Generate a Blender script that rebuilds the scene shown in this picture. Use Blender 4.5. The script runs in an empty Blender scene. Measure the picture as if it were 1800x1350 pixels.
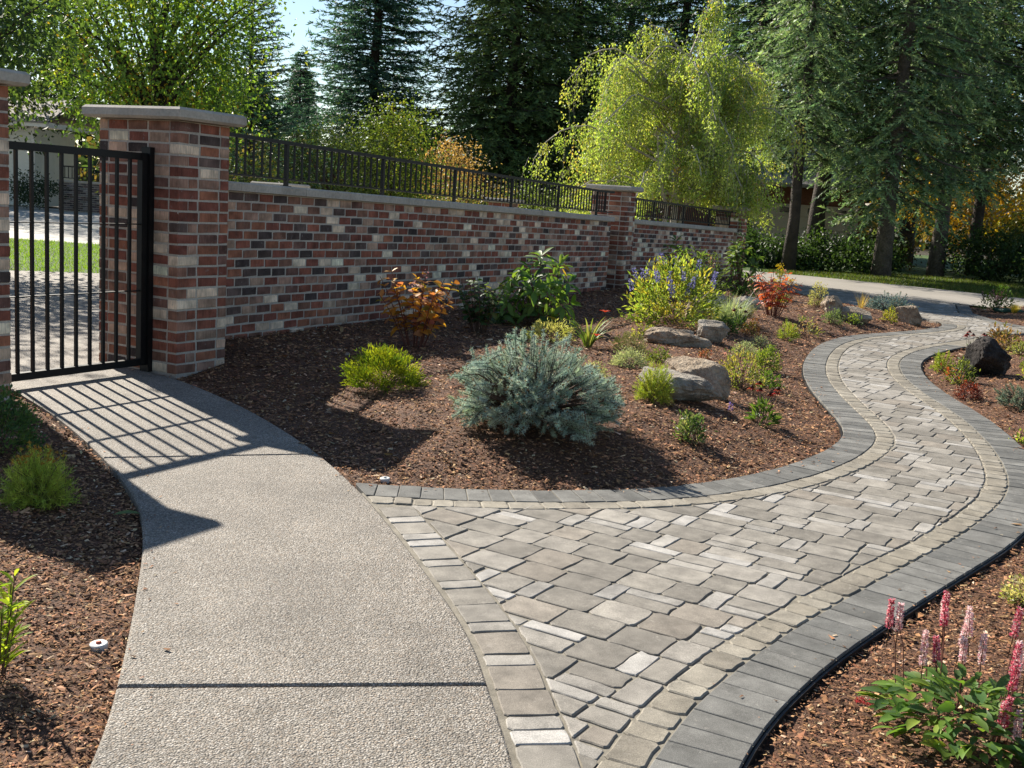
import bpy, math, random
import numpy as np
from mathutils import Vector, Matrix
from mathutils.geometry import tessellate_polygon

rng = np.random.default_rng(11)
random.seed(11)
S = bpy.context.scene
COL = S.collection

# ------------------------------------------------------------------ camera, sky, sun, exposure
PITCH, ROLL, CAM_H = math.radians(9.44), math.radians(3.75), 1.417
Fw = Vector((0, math.cos(PITCH), -math.sin(PITCH)))
U0 = Vector((0, math.sin(PITCH), math.cos(PITCH)))
R0 = Vector((1, 0, 0))
CX = math.cos(ROLL) * R0 + math.sin(ROLL) * U0
CY = -math.sin(ROLL) * R0 + math.cos(ROLL) * U0
cd = bpy.data.cameras.new('camera')
cam = bpy.data.objects.new('camera', cd)
COL.objects.link(cam)
m = Matrix.Identity(4)
for i in range(3):
    m[i][0], m[i][1], m[i][2] = CX[i], CY[i], -Fw[i]
m[2][3] = CAM_H
cam.matrix_world = m
cd.sensor_width = 36.0
cd.lens = 1930.0 / 1800.0 * 36.0
cd.clip_start, cd.clip_end = 0.05, 2000.0
S.camera = cam

SUN_EL, SUN_AZ = math.radians(33.2), math.radians(-38.0)      # azimuth clockwise from +Y
W = bpy.data.worlds.new('World')
S.world = W
W.use_nodes = True
wn = W.node_tree
wn.nodes.clear()
sky = wn.nodes.new('ShaderNodeTexSky')
sky.sky_type = 'NISHITA'
sky.sun_disc = False
sky.sun_elevation = SUN_EL
sky.sun_rotation = SUN_AZ % (2 * math.pi)
sky.air_density = 1.0
sky.dust_density = 0.15
sky.ozone_density = 1.6
bg = wn.nodes.new('ShaderNodeBackground')
bg.inputs['Strength'].default_value = 0.06
wo = wn.nodes.new('ShaderNodeOutputWorld')
wn.links.new(sky.outputs[0], bg.inputs[0])
wn.links.new(bg.outputs[0], wo.inputs[0])

sl = bpy.data.lights.new('sun', 'SUN')
sl.energy = 5.0
sl.angle = math.radians(0.5)
sl.color = (1.0, 0.92, 0.80)
sun = bpy.data.objects.new('sun', sl)
COL.objects.link(sun)
to_sun = Vector((math.sin(SUN_AZ) * math.cos(SUN_EL), math.cos(SUN_AZ) * math.cos(SUN_EL), math.sin(SUN_EL)))
sun.rotation_euler = to_sun.to_track_quat('Z', 'Y').to_euler()
sun.location = (-20, 25, 30)

S.view_settings.view_transform = 'Standard'
S.view_settings.look = 'None'
S.view_settings.exposure = 1.18
S.view_settings.gamma = 1.0
S.view_settings.use_curve_mapping = False
S.render.engine = 'CYCLES'
S.cycles.max_bounces = 6
S.cycles.diffuse_bounces = 3
S.cycles.glossy_bounces = 2
S.cycles.transmission_bounces = 4
S.cycles.transparent_max_bounces = 4
S.cycles.use_denoising = True
S.cycles.sample_clamp_indirect = 6.0

# ------------------------------------------------------------------ materials
MATS = {}


def nodes_of(name):
    mt = bpy.data.materials.new(name)
    mt.use_nodes = True
    nt = mt.node_tree
    nt.nodes.clear()
    out = nt.nodes.new('ShaderNodeOutputMaterial')
    MATS[name] = mt
    return mt, nt, out


def N(nt, typ, **kw):
    n = nt.nodes.new(typ)
    for k, v in kw.items():
        if k in n.inputs.keys():
            n.inputs[k].default_value = v
        else:
            setattr(n, k, v)
    return n


def colour_source(nt, src, col):
    if src == 'obj':
        return N(nt, 'ShaderNodeObjectInfo').outputs['Color']
    if src == 'tint':
        return N(nt, 'ShaderNodeAttribute', attribute_name='tint').outputs['Color']
    r = N(nt, 'ShaderNodeRGB')
    r.outputs[0].default_value = (*col, 1)
    return r.outputs[0]


def vary(nt, col, fac, lo, hi):
    """multiply a colour by a value running lo..hi with fac (0..1)"""
    mr = N(nt, 'ShaderNodeMapRange')
    mr.inputs['To Min'].default_value = lo
    mr.inputs['To Max'].default_value = hi
    mr.inputs['From Min'].default_value = 0.3
    mr.inputs['From Max'].default_value = 0.7
    nt.links.new(fac, mr.inputs['Value'])
    mx = N(nt, 'ShaderNodeMix', data_type='RGBA', blend_type='MULTIPLY')
    mx.inputs[0].default_value = 1.0
    nt.links.new(col, mx.inputs[6])
    nt.links.new(mr.outputs[0], mx.inputs[7])
    return mx.outputs[2]


def coords(nt, rand=True):
    tc = N(nt, 'ShaderNodeTexCoord')
    if not rand:
        return tc.outputs['Object']
    oi = N(nt, 'ShaderNodeObjectInfo')
    mul = N(nt, 'ShaderNodeMath', operation='MULTIPLY')
    mul.inputs[1].default_value = 37.0
    nt.links.new(oi.outputs['Random'], mul.inputs[0])
    ad = N(nt, 'ShaderNodeVectorMath', operation='ADD')
    nt.links.new(tc.outputs['Object'], ad.inputs[0])
    nt.links.new(mul.outputs[0], ad.inputs[1])
    return ad.outputs[0]


def pbr(name, col=(0.5, 0.5, 0.5), src='rgb', rough=0.85, noises=((20, 0.75, 1.25),), bump=(60, 0.3, 0.004), spec=0.3, metal=0.0, rand=True):
    mt, nt, out = nodes_of(name)
    co = coords(nt, rand)
    c = colour_source(nt, src, col)
    for sc, lo, hi in noises:
        n = N(nt, 'ShaderNodeTexNoise', Scale=sc, Detail=5.0, Roughness=0.6)
        nt.links.new(co, n.inputs['Vector'])
        c = vary(nt, c, n.outputs[0], lo, hi)
    b = N(nt, 'ShaderNodeBsdfPrincipled', Roughness=rough, Metallic=metal)
    b.inputs['Specular IOR Level'].default_value = spec
    nt.links.new(c, b.inputs['Base Color'])
    if bump:
        n = N(nt, 'ShaderNodeTexNoise', Scale=bump[0], Detail=4.0, Roughness=0.65)
        nt.links.new(co, n.inputs['Vector'])
        bp = N(nt, 'ShaderNodeBump', Strength=bump[1], Distance=bump[2])
        nt.links.new(n.outputs[0], bp.inputs['Height'])
        nt.links.new(bp.outputs[0], b.inputs['Normal'])
    nt.links.new(b.outputs[0], out.inputs[0])
    return mt


def leafmat(name, src='tint', trans=0.45, rough=0.5, spec=0.35, boost=(1.5, 1.45, 0.6)):
    mt, nt, out = nodes_of(name)
    c = colour_source(nt, src, (0.1, 0.2, 0.05))
    b = N(nt, 'ShaderNodeBsdfPrincipled', Roughness=rough)
    b.inputs['Specular IOR Level'].default_value = spec
    nt.links.new(c, b.inputs['Base Color'])
    mx = N(nt, 'ShaderNodeMix', data_type='RGBA', blend_type='MULTIPLY')
    mx.inputs[0].default_value = 1.0
    mx.inputs[7].default_value = (*boost, 1)
    nt.links.new(c, mx.inputs[6])
    t = N(nt, 'ShaderNodeBsdfTranslucent')
    nt.links.new(mx.outputs[2], t.inputs[0])
    ms = N(nt, 'ShaderNodeMixShader')
    ms.inputs[0].default_value = trans
    nt.links.new(b.outputs[0], ms.inputs[1])
    nt.links.new(t.outputs[0], ms.inputs[2])
    nt.links.new(ms.outputs[0], out.inputs[0])
    return mt


def brickmat(name, src):
    mt, nt, out = nodes_of(name)
    co = coords(nt)
    c = colour_source(nt, src, (0.2, 0.1, 0.08))
    n1 = N(nt, 'ShaderNodeTexNoise', Scale=9.0, Detail=4.0)
    nt.links.new(co, n1.inputs['Vector'])
    c = vary(nt, c, n1.outputs[0], 0.6, 1.42)
    mp = N(nt, 'ShaderNodeMapping')
    mp.inputs['Scale'].default_value = (70, 70, 6)
    nt.links.new(co, mp.inputs['Vector'])
    st = N(nt, 'ShaderNodeTexNoise', Scale=2.2, Detail=3.0)
    nt.links.new(mp.outputs[0], st.inputs['Vector'])
    c = vary(nt, c, st.outputs[0], 0.78, 1.22)
    # pale mortar smears and lime bloom on some faces
    n2 = N(nt, 'ShaderNodeTexNoise', Scale=26.0, Detail=5.0, Roughness=0.7)
    nt.links.new(co, n2.inputs['Vector'])
    rp = N(nt, 'ShaderNodeMapRange')
    rp.inputs['From Min'].default_value = 0.60
    rp.inputs['From Max'].default_value = 0.72
    rp.inputs['To Max'].default_value = 0.55
    nt.links.new(n2.outputs[0], rp.inputs['Value'])
    mx = N(nt, 'ShaderNodeMix', data_type='RGBA')
    nt.links.new(rp.outputs[0], mx.inputs[0])
    nt.links.new(c, mx.inputs[6])
    mx.inputs[7].default_value = (0.30, 0.27, 0.25, 1)
    b = N(nt, 'ShaderNodeBsdfPrincipled', Roughness=0.88)
    b.inputs['Specular IOR Level'].default_value = 0.25
    nt.links.new(mx.outputs[2], b.inputs['Base Color'])
    bp = N(nt, 'ShaderNodeBump', Strength=0.55, Distance=0.004)
    nt.links.new(st.outputs[0], bp.inputs['Height'])
    bp2 = N(nt, 'ShaderNodeBump', Strength=0.5, Distance=0.003)
    nt.links.new(n2.outputs[0], bp2.inputs['Height'])
    nt.links.new(bp.outputs[0], bp2.inputs['Normal'])
    nt.links.new(bp2.outputs[0], b.inputs['Normal'])
    nt.links.new(b.outputs[0], out.inputs[0])
    return mt


def pavermat(name, src):
    mt, nt, out = nodes_of(name)
    co = coords(nt)
    c = colour_source(nt, src, (0.25, 0.23, 0.2))
    n1 = N(nt, 'ShaderNodeTexNoise', Scale=11.0, Detail=6.0, Roughness=0.62)
    nt.links.new(co, n1.inputs['Vector'])
    c = vary(nt, c, n1.outputs[0], 0.66, 1.30)
    n2 = N(nt, 'ShaderNodeTexNoise', Scale=320.0, Detail=2.0)
    nt.links.new(co, n2.inputs['Vector'])
    c = vary(nt, c, n2.outputs[0], 0.7, 1.3)
    n3 = N(nt, 'ShaderNodeTexNoise', Scale=38.0, Detail=6.0, Roughness=0.75)
    nt.links.new(co, n3.inputs['Vector'])
    rp = N(nt, 'ShaderNodeMapRange')
    rp.inputs['From Min'].default_value = 0.60
    rp.inputs['From Max'].default_value = 0.78
    rp.inputs['To Max'].default_value = 0.85
    nt.links.new(n3.outputs[0], rp.inputs['Value'])
    mx = N(nt, 'ShaderNodeMix', data_type='RGBA')
    nt.links.new(rp.outputs[0], mx.inputs[0])
    nt.links.new(c, mx.inputs[6])
    mx.inputs[7].default_value = (0.40, 0.37, 0.33, 1)
    b = N(nt, 'ShaderNodeBsdfPrincipled', Roughness=0.82)
    b.inputs['Specular IOR Level'].default_value = 0.3
    nt.links.new(mx.outputs[2], b.inputs['Base Color'])
    bp = N(nt, 'ShaderNodeBump', Strength=0.5, Distance=0.0025)
    nt.links.new(n2.outputs[0], bp.inputs['Height'])
    bp2 = N(nt, 'ShaderNodeBump', Strength=0.15, Distance=0.003)
    nt.links.new(n1.outputs[0], bp2.inputs['Height'])
    nt.links.new(bp.outputs[0], bp2.inputs['Normal'])
    nt.links.new(bp2.outputs[0], b.inputs['Normal'])
    nt.links.new(b.outputs[0], out.inputs[0])
    return mt


def aggregatemat(name, bright=1.0):
    """exposed pebble aggregate concrete"""
    mt, nt, out = nodes_of(name)
    tc = N(nt, 'ShaderNodeTexCoord')
    co = tc.outputs['Object']
    v = N(nt, 'ShaderNodeTexVoronoi', Scale=165.0)
    nt.links.new(co, v.inputs['Vector'])
    v.inputs['Randomness'].default_value = 1.0
    bw = N(nt, 'ShaderNodeSeparateColor')
    nt.links.new(v.outputs['Color'], bw.inputs[0])
    rp = N(nt, 'ShaderNodeValToRGB')
    e = rp.color_ramp.elements
    e[0].position, e[0].color = 0.0, (0.15 * bright, 0.135 * bright, 0.115 * bright, 1)
    e[1].position, e[1].color = 1.0, (0.50 * bright, 0.46 * bright, 0.40 * bright, 1)
    for p, c in ((0.22, (0.25, 0.22, 0.18)), (0.5, (0.30, 0.27, 0.225)), (0.62, (0.29, 0.225, 0.165)), (0.8, (0.37, 0.345, 0.305)), (0.93, (0.42, 0.385, 0.34))):
        k = e.new(p)
        k.color = (c[0] * bright, c[1] * bright, c[2] * bright, 1)
    nt.links.new(bw.outputs[0], rp.inputs[0])
    # cement between the pebbles
    mr = N(nt, 'ShaderNodeMapRange')
    mr.inputs['From Min'].default_value = 0.28
    mr.inputs['From Max'].default_value = 0.62
    mr.inputs['To Min'].default_value = 1.0
    mr.inputs['To Max'].default_value = 0.5
    nt.links.new(v.outputs['Distance'], mr.inputs['Value'])
    mx = N(nt, 'ShaderNodeMix', data_type='RGBA', blend_type='MULTIPLY')
    mx.inputs[0].default_value = 1.0
    nt.links.new(rp.outputs[0], mx.inputs[6])
    nt.links.new(mr.outputs[0], mx.inputs[7])
    c = mx.outputs[2]
    for sc, lo, hi in ((0.9, 0.80, 1.12), (3.7, 0.86, 1.1), (14.0, 0.9, 1.1), (45.0, 0.88, 1.12)):
        n = N(nt, 'ShaderNodeTexNoise', Scale=sc, Detail=4.0)
        nt.links.new(co, n.inputs['Vector'])
        c = vary(nt, c, n.outputs[0], lo, hi)
    b = N(nt, 'ShaderNodeBsdfPrincipled', Roughness=0.75)
    b.inputs['Specular IOR Level'].default_value = 0.35
    nt.links.new(c, b.inputs['Base Color'])
    bp = N(nt, 'ShaderNodeBump', Strength=0.9, Distance=0.005, invert=True)
    nt.links.new(v.outputs['Distance'], bp.inputs['Height'])
    nt.links.new(bp.outputs[0], b.inputs['Normal'])
    nt.links.new(b.outputs[0], out.inputs[0])
    return mt


def rockmat(name, c1, c2, dark):
    mt, nt, out = nodes_of(name)
    co = coords(nt)
    n1 = N(nt, 'ShaderNodeTexNoise', Scale=5.0, Detail=8.0, Roughness=0.65)
    nt.links.new(co, n1.inputs['Vector'])
    rp = N(nt, 'ShaderNodeValToRGB')
    e = rp.color_ramp.elements
    e[0].position, e[0].color = 0.32, (*dark, 1)
    e[1].position, e[1].color = 0.68, (*c2, 1)
    k = e.new(0.46)
    k.color = (*c1, 1)
    nt.links.new(n1.outputs[0], rp.inputs[0])
    n2 = N(nt, 'ShaderNodeTexNoise', Scale=60.0, Detail=6.0, Roughness=0.7)
    nt.links.new(co, n2.inputs['Vector'])
    c = vary(nt, rp.outputs[0], n2.outputs[0], 0.7, 1.3)
    b = N(nt, 'ShaderNodeBsdfPrincipled', Roughness=0.9)
    b.inputs['Specular IOR Level'].default_value = 0.2
    nt.links.new(c, b.inputs['Base Color'])
    bp = N(nt, 'ShaderNodeBump', Strength=0.8, Distance=0.02)
    nt.links.new(n2.outputs[0], bp.inputs['Height'])
    bp2 = N(nt, 'ShaderNodeBump', Strength=0.8, Distance=0.06)
    nt.links.new(n1.outputs[0], bp2.inputs['Height'])
    nt.links.new(bp.outputs[0], bp2.inputs['Normal'])
    nt.links.new(bp2.outputs[0], b.inputs['Normal'])
    nt.links.new(b.outputs[0], out.inputs[0])
    return mt


brickmat('brick', 'obj')
brickmat('brick_joined', 'tint')
pavermat('paver', 'obj')
pavermat('paver_joined', 'tint')
aggregatemat('aggregate', 1.10)
pbr('mortar', (0.45, 0.40, 0.34), noises=((6, 0.85, 1.12), (90, 0.8, 1.2)), bump=(120, 0.5, 0.004), rand=False)
pbr('coping', (0.43, 0.39, 0.33), noises=((3, 0.8, 1.15), (40, 0.82, 1.15)), bump=(90, 0.4, 0.003), rough=0.8)
pbr('iron', (0.006, 0.006, 0.0065), rough=0.45, noises=((30, 0.7, 1.3),), bump=(200, 0.12, 0.001), spec=0.3)
pbr('joint_sand', (0.21, 0.19, 0.15), noises=((10, 0.6, 1.25), (250, 0.7, 1.3)), bump=(300, 0.5, 0.003), rand=False)
pbr('soil', (0.12, 0.058, 0.032), noises=((5, 0.6, 1.3), (70, 0.45, 1.6)), bump=(70, 1.0, 0.02), rand=False)
pbr('chip', src='tint', noises=((60, 0.75, 1.25),), bump=None, rough=0.9, spec=0.15, rand=False)
pbr('asphalt', (0.26, 0.24, 0.21), noises=((0.6, 0.85, 1.15), (120, 0.75, 1.25)), bump=(200, 0.3, 0.003), rand=False)
pbr('pale_concrete', (0.42, 0.40, 0.36), noises=((0.5, 0.85, 1.12), (30, 0.9, 1.1)), bump=(100, 0.2, 0.003), rand=False)
pbr('grass_ground', (0.055, 0.10, 0.018), noises=((0.7, 0.7, 1.3), (40, 0.6, 1.4)), bump=(80, 0.8, 0.03), rand=False)
pbr('forest_floor', (0.045, 0.035, 0.018), noises=((0.5, 0.6, 1.4), (15, 0.6, 1.5)), bump=(30, 0.8, 0.05), rand=False)
pbr('bark_grey', (0.115, 0.092, 0.075), noises=((4, 0.6, 1.4), (25, 0.6, 1.4)), bump=(14, 1.0, 0.06))
pbr('bark_dark', (0.05, 0.038, 0.030), noises=((5, 0.6, 1.4),), bump=(14, 1.0, 0.05))
pbr('bark_birch', (0.45, 0.40, 0.33), noises=((6, 0.55, 1.2),), bump=(20, 0.6, 0.02))
pbr('twig', (0.10, 0.06, 0.04), noises=((30, 0.7, 1.3),), bump=None)
pbr('red_twig', (0.13, 0.05, 0.035), noises=((30, 0.7, 1.3),), bump=None)
pbr('plastic_black', (0.012, 0.011, 0.011), rough=0.5, noises=((20, 0.8, 1.2),), bump=None)
pbr('white_plastic', (0.55, 0.55, 0.53), rough=0.45, noises=((30, 0.85, 1.1),), bump=None)
pbr('rust_plastic', (0.40, 0.07, 0.03), rough=0.6, noises=((60, 0.8, 1.2),), bump=None)
pbr('siding', (0.80, 0.79, 0.70), rough=0.7, noises=((3, 0.93, 1.05),), bump=(40, 0.1, 0.002), rand=False)
pbr('trim_white', (0.82, 0.80, 0.74), rough=0.6, noises=((4, 0.9, 1.05),), bump=None)
pbr('garage_door', (0.60, 0.49, 0.35), rough=0.6, noises=((2, 0.92, 1.06),), bump=None)
pbr('roof_shingle', (0.30, 0.28, 0.26), noises=((3, 0.7, 1.2), (30, 0.7, 1.3)), bump=(25, 0.6, 0.02), rand=False)
pbr('dark_glass', (0.01, 0.012, 0.014), rough=0.08, noises=(), bump=None, spec=0.6)
rockmat('rock_tan', (0.34, 0.265, 0.19), (0.46, 0.39, 0.30), (0.17, 0.125, 0.09))
rockmat('rock_grey', (0.30, 0.265, 0.22), (0.43, 0.395, 0.34), (0.15, 0.13, 0.105))
rockmat('rock_dark', (0.028, 0.024, 0.022), (0.085, 0.075, 0.07), (0.012, 0.011, 0.011))
leafmat('leaf')
leafmat('leaf_piece', src='obj', trans=0.45, rough=0.5, spec=0.3)
leafmat('needle', trans=0.38, rough=0.55, spec=0.3, boost=(1.3, 1.3, 0.8))
leafmat('needle_blue', trans=0.28, rough=0.6, spec=0.3, boost=(1.1, 1.15, 1.0))
leafmat('petal', trans=0.4, rough=0.55, spec=0.2, boost=(1.1, 1.0, 1.0))


# ------------------------------------------------------------------ mesh helpers
class MB:
    """collects vertices / faces / per-vertex tints, builds ONE mesh object"""

    def __init__(self):
        self.v, self.f, self.c, self.n = [], [], [], 0

    def add(self, V, F, col=None):
        V = np.asarray(V, float).reshape(-1, 3)
        self.v.append(V)
        if not isinstance(F, (list, tuple)) or (len(F) and isinstance(F[0], (int, np.integer))):
            F = [F]
        for a in F:
            a = np.atleast_2d(np.asarray(a, int))
            if a.size:
                self.f.append(a + self.n)
        if col is not None:
            col = np.asarray(col, float)
            if col.ndim == 1:
                col = np.broadcast_to(col, (len(V), 3))
            self.c.append(col)
        self.n += len(V)

    def mesh(self, name):
        V = np.concatenate(self.v)
        loops = np.concatenate([a.ravel() for a in self.f])
        counts = np.concatenate([np.full(len(a), a.shape[1]) for a in self.f])
        starts = np.concatenate([[0], np.cumsum(counts)[:-1]])
        me = bpy.data.meshes.new(name)
        me.vertices.add(len(V))
        me.vertices.foreach_set('co', V.astype(np.float32).ravel())
        me.loops.add(len(loops))
        me.loops.foreach_set('vertex_index', loops.astype(np.int32))
        me.polygons.add(len(counts))
        me.polygons.foreach_set('loop_start', starts.astype(np.int32))
        me.update(calc_edges=True)
        me.shade_flat()
        if self.c:
            C = np.concatenate(self.c)
            at = me.attributes.new('tint', 'FLOAT_COLOR', 'POINT')
            at.data.foreach_set('color', np.concatenate([C, np.ones((len(C), 1))], 1).astype(np.float32).ravel())
        return me

    def build(self, name, mat, parent=None, loc=(0, 0, 0), smooth=False, kind=None):
        me = self.mesh(name)
        me.materials.append(MATS[mat])
        if smooth:
            me.polygons.foreach_set('use_smooth', np.ones(len(me.polygons), bool))
        return link(name, me, parent, loc, kind)


def link(name, me, parent=None, loc=(0, 0, 0), kind=None):
    o = bpy.data.objects.new(name, me)
    COL.objects.link(o)
    o.location = loc
    if parent is not None:
        o.parent = parent
    if kind:
        o['kind'] = kind
    return o


def thing(name, label, cat, loc=(0, 0, 0), group=None):
    o = bpy.data.objects.new(name, None)
    COL.objects.link(o)
    o.location = loc
    o.empty_display_size = 0.1
    return tag(o, label, cat, group)


def tag(o, label, cat, group=None):
    if 'kind' not in o.keys():
        o['kind'] = 'thing'
    o['label'] = label
    o['category'] = cat
    if group:
        o['group'] = group
    return o


def box(cx, cy, cz, sx, sy, sz, ax=(1, 0), ch=0.0):
    """box with its x axis along the ground direction ax; returns V, F"""
    ax = np.array([ax[0], ax[1], 0.0]) / math.hypot(*ax)
    ay = np.array([-ax[1], ax[0], 0.0])
    az = np.array([0, 0, 1.0])
    V, Fc = [], []
    if ch <= 0:
        for k in range(8):
            V.append([(k & 1) - .5, (k >> 1 & 1) - .5, (k >> 2) - .5])
        V = np.array(V) * [sx, sy, sz]
        Fc = np.array([[0, 2, 3, 1], [4, 5, 7, 6], [0, 1, 5, 4], [2, 6, 7, 3], [0, 4, 6, 2], [1, 3, 7, 5]])
    else:
        hx, hy, hz = sx / 2, sy / 2, sz / 2
        rings = [(-hz, ch), (-hz + ch, 0), (hz - ch, 0), (hz, ch)]
        V = []
        for z, i in rings:
            V += [[-hx + i, -hy + i, z], [hx - i, -hy + i, z], [hx - i, hy - i, z], [-hx + i, hy - i, z]]
        V = np.array(V)
        Fc = [[3, 2, 1, 0], [12, 13, 14, 15]]
        for r in range(3):
            for k in range(4):
                a, b = r * 4 + k, r * 4 + (k + 1) % 4
                Fc.append([a, b, b + 4, a + 4])
        Fc = np.array(Fc)
    P = V[:, :1] * ax + V[:, 1:2] * ay + V[:, 2:] * az + np.array([cx, cy, cz])
    return P, Fc


def tube(pts, rad, n=6, cap=True):
    pts = np.asarray(pts, float)
    k = len(pts)
    rad = np.broadcast_to(np.asarray(rad, float), (k,))
    T = np.gradient(pts, axis=0)
    T /= np.linalg.norm(T, axis=1)[:, None] + 1e-9
    ref = np.where(np.abs(T[:, 2:3]) > 0.9, np.array([[1.0, 0, 0]]), np.array([[0, 0, 1.0]]))
    A = np.cross(T, ref)
    A /= np.linalg.norm(A, axis=1)[:, None] + 1e-9
    for i in range(1, k):
        if A[i] @ A[i - 1] < 0:
            A[i] = -A[i]
    B = np.cross(T, A)
    th = np.linspace(0, 2 * np.pi, n, endpoint=False)
    V = pts[:, None] + rad[:, None, None] * (np.cos(th)[None, :, None] * A[:, None] + np.sin(th)[None, :, None] * B[:, None])
    i = np.arange(k - 1)[:, None] * n
    j = np.arange(n)[None]
    F = np.stack([i + j, i + (j + 1) % n, i + n + (j + 1) % n, i + n + j], -1).reshape(-1, 4)
    Fs = [F]
    if cap:
        Fs += [np.arange(n)[None, ::-1], (np.arange(n) + (k - 1) * n)[None]]
    return V.reshape(-1, 3), Fs


def norm(a):
    return a / (np.linalg.norm(a, axis=-1, keepdims=True) + 1e-9)


# leaf templates: along, side, lift
LEAF4 = (np.array([[0, 0, 0], [.42, .5, .10], [1, 0, -.05], [.42, -.5, .10]]), [np.array([[0, 1, 2], [0, 2, 3]])])
TRI = (np.array([[0, -.5, 0], [0, .5, 0], [1, 0, 0]]), [np.array([[0, 1, 2]])])
_ov = [(0, 0, 0), (.22, .36, .07), (.22, 0, .0), (.22, -.36, .07), (.55, .5, .05), (.55, 0, -.03), (.55, -.5, .05), (.82, .3, -.05), (.82, 0, -.11), (.82, -.3, -.05), (1, 0, -.2)]
OVAL = (np.array(_ov, float), [np.array([[0, 1, 2], [0, 2, 3], [7, 10, 8], [8, 10, 9]]), np.array([[1, 4, 5, 2], [2, 5, 6, 3], [4, 7, 8, 5], [5, 8, 9, 6]])])


def inst(mb, T, P, D, Nn, L, Wd, col):
    """many copies of a leaf template in one mesh"""
    tv, tf = T
    n = len(P)
    D = norm(D)
    Sd = norm(np.cross(D, Nn))
    U = np.cross(Sd, D)
    L = np.broadcast_to(L, (n,))[:, None, None]
    Wd = np.broadcast_to(Wd, (n,))[:, None, None]
    V = P[:, None] + D[:, None] * (tv[None, :, :1] * L) + Sd[:, None] * (tv[None, :, 1:2] * Wd) + U[:, None] * (tv[None, :, 2:] * L)
    k = len(tv)
    F = [(f[None] + (np.arange(n) * k)[:, None, None]).reshape(-1, f.shape[1]) for f in tf]
    C = np.repeat(np.broadcast_to(col, (n, 3)), k, axis=0)
    mb.add(V.reshape(-1, 3), F, C)


def rand_dirs(n):
    return norm(rng.normal(size=(n, 3)))


def jitter(cols, n, amt=0.18, w=None):
    cols = np.asarray(cols, float)
    k = rng.choice(len(cols), n, p=w)
    return np.clip(cols[k] * (1 + rng.normal(0, amt, (n, 1))) * (1 + rng.normal(0, amt * .25, (n, 3))), 0.003, 0.9)


def chaikin(P, n=3):
    P = np.asarray(P, float)
    for _ in range(n):
        Q = np.empty((2 * len(P), 2))
        Q[0], Q[-1] = P[0], P[-1]
        Q[1:-1:2] = P[:-1] * .75 + P[1:] * .25
        Q[2:-1:2] = P[:-1] * .25 + P[1:] * .75
        P = Q
    return P


def resample(P, step):
    P = np.asarray(P, float)
    d = np.concatenate([[0], np.cumsum(np.linalg.norm(np.diff(P, axis=0), axis=1))])
    n = max(2, int(round(d[-1] / step)) + 1)
    s = np.linspace(0, d[-1], n)
    return np.stack([np.interp(s, d, P[:, k]) for k in range(P.shape[1])], 1)


class Curve:
    def __init__(self, P):
        self.P = np.asarray(P, float)
        self.d = np.concatenate([[0], np.cumsum(np.linalg.norm(np.diff(self.P, axis=0), axis=1))])
        self.L = self.d[-1]

    def at(self, s):
        return np.array([np.interp(s, self.d, self.P[:, 0]), np.interp(s, self.d, self.P[:, 1])])

    def tan(self, s):
        a, b = self.at(max(0, s - .06)), self.at(min(self.L, s + .06))
        return (b - a) / (np.linalg.norm(b - a) + 1e-9)


def offset(P, d, side):
    """side=+1: to the right of travel"""
    P = np.asarray(P, float)
    T = np.gradient(P, axis=0)
    T /= np.linalg.norm(T, axis=1)[:, None]
    return P + side * d * np.stack([T[:, 1], -T[:, 0]], 1)


def seg_dist(X, P, closed=False):
    """distance of points X (n,2) to polyline P"""
    P = np.asarray(P, float)
    if closed:
        P = np.vstack([P, P[:1]])
    best = np.full(len(X), 1e9)
    for a, b in zip(P[:-1], P[1:]):
        ab = b - a
        t = np.clip(((X - a) @ ab) / max(ab @ ab, 1e-12), 0, 1)
        best = np.minimum(best, np.linalg.norm(X - a - t[:, None] * ab, axis=1))
    return best


def inside(X, P):
    P = np.asarray(P, float)
    X = np.asarray(X, float)
    Q = np.roll(P, 1, 0)
    dy = np.where(Q[:, 1] == P[:, 1], 1e-12, Q[:, 1] - P[:, 1])
    r = np.zeros(len(X), bool)
    for k in range(0, len(X), 4000):
        x, y = X[k:k + 4000, :1], X[k:k + 4000, 1:]
        c = ((P[:, 1] > y) != (Q[:, 1] > y)) & (x < (Q[:, 0] - P[:, 0]) * (y - P[:, 1]) / dy + P[:, 0])
        r[k:k + 4000] = c.sum(1) % 2 == 1
    return r


def area(P):
    P = np.asarray(P)
    return .5 * np.sum(P[:, 0] * np.roll(P[:, 1], -1) - np.roll(P[:, 0], -1) * P[:, 1])


def clip_half(P, p0, nrm):
    """keep the part of polygon P where (x-p0).nrm >= 0"""
    P = np.asarray(P)
    if len(P) < 3:
        return P
    d = (P - p0) @ nrm
    if (d >= 0).all():
        return P
    if (d < 0).all():
        return P[:0]
    out = []
    n = len(P)
    e = np.roll(d, -1)
    cross = (d >= 0) != (e >= 0)
    for i in np.nonzero((d >= 0) | cross)[0]:
        if d[i] >= 0:
            out.append(P[i])
        if cross[i]:
            out.append(P[i] + (P[(i + 1) % n] - P[i]) * d[i] / (d[i] - e[i]))
    return np.array(out)


def clip_convex(subject, conv):
    P = np.asarray(subject)
    if area(conv) < 0:
        conv = conv[::-1]
    for a, b in zip(conv, np.roll(conv, -1, 0)):
        e = b - a
        P = clip_half(P, a, np.array([-e[1], e[0]]))
        if len(P) < 3:
            return P
    return P


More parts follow.
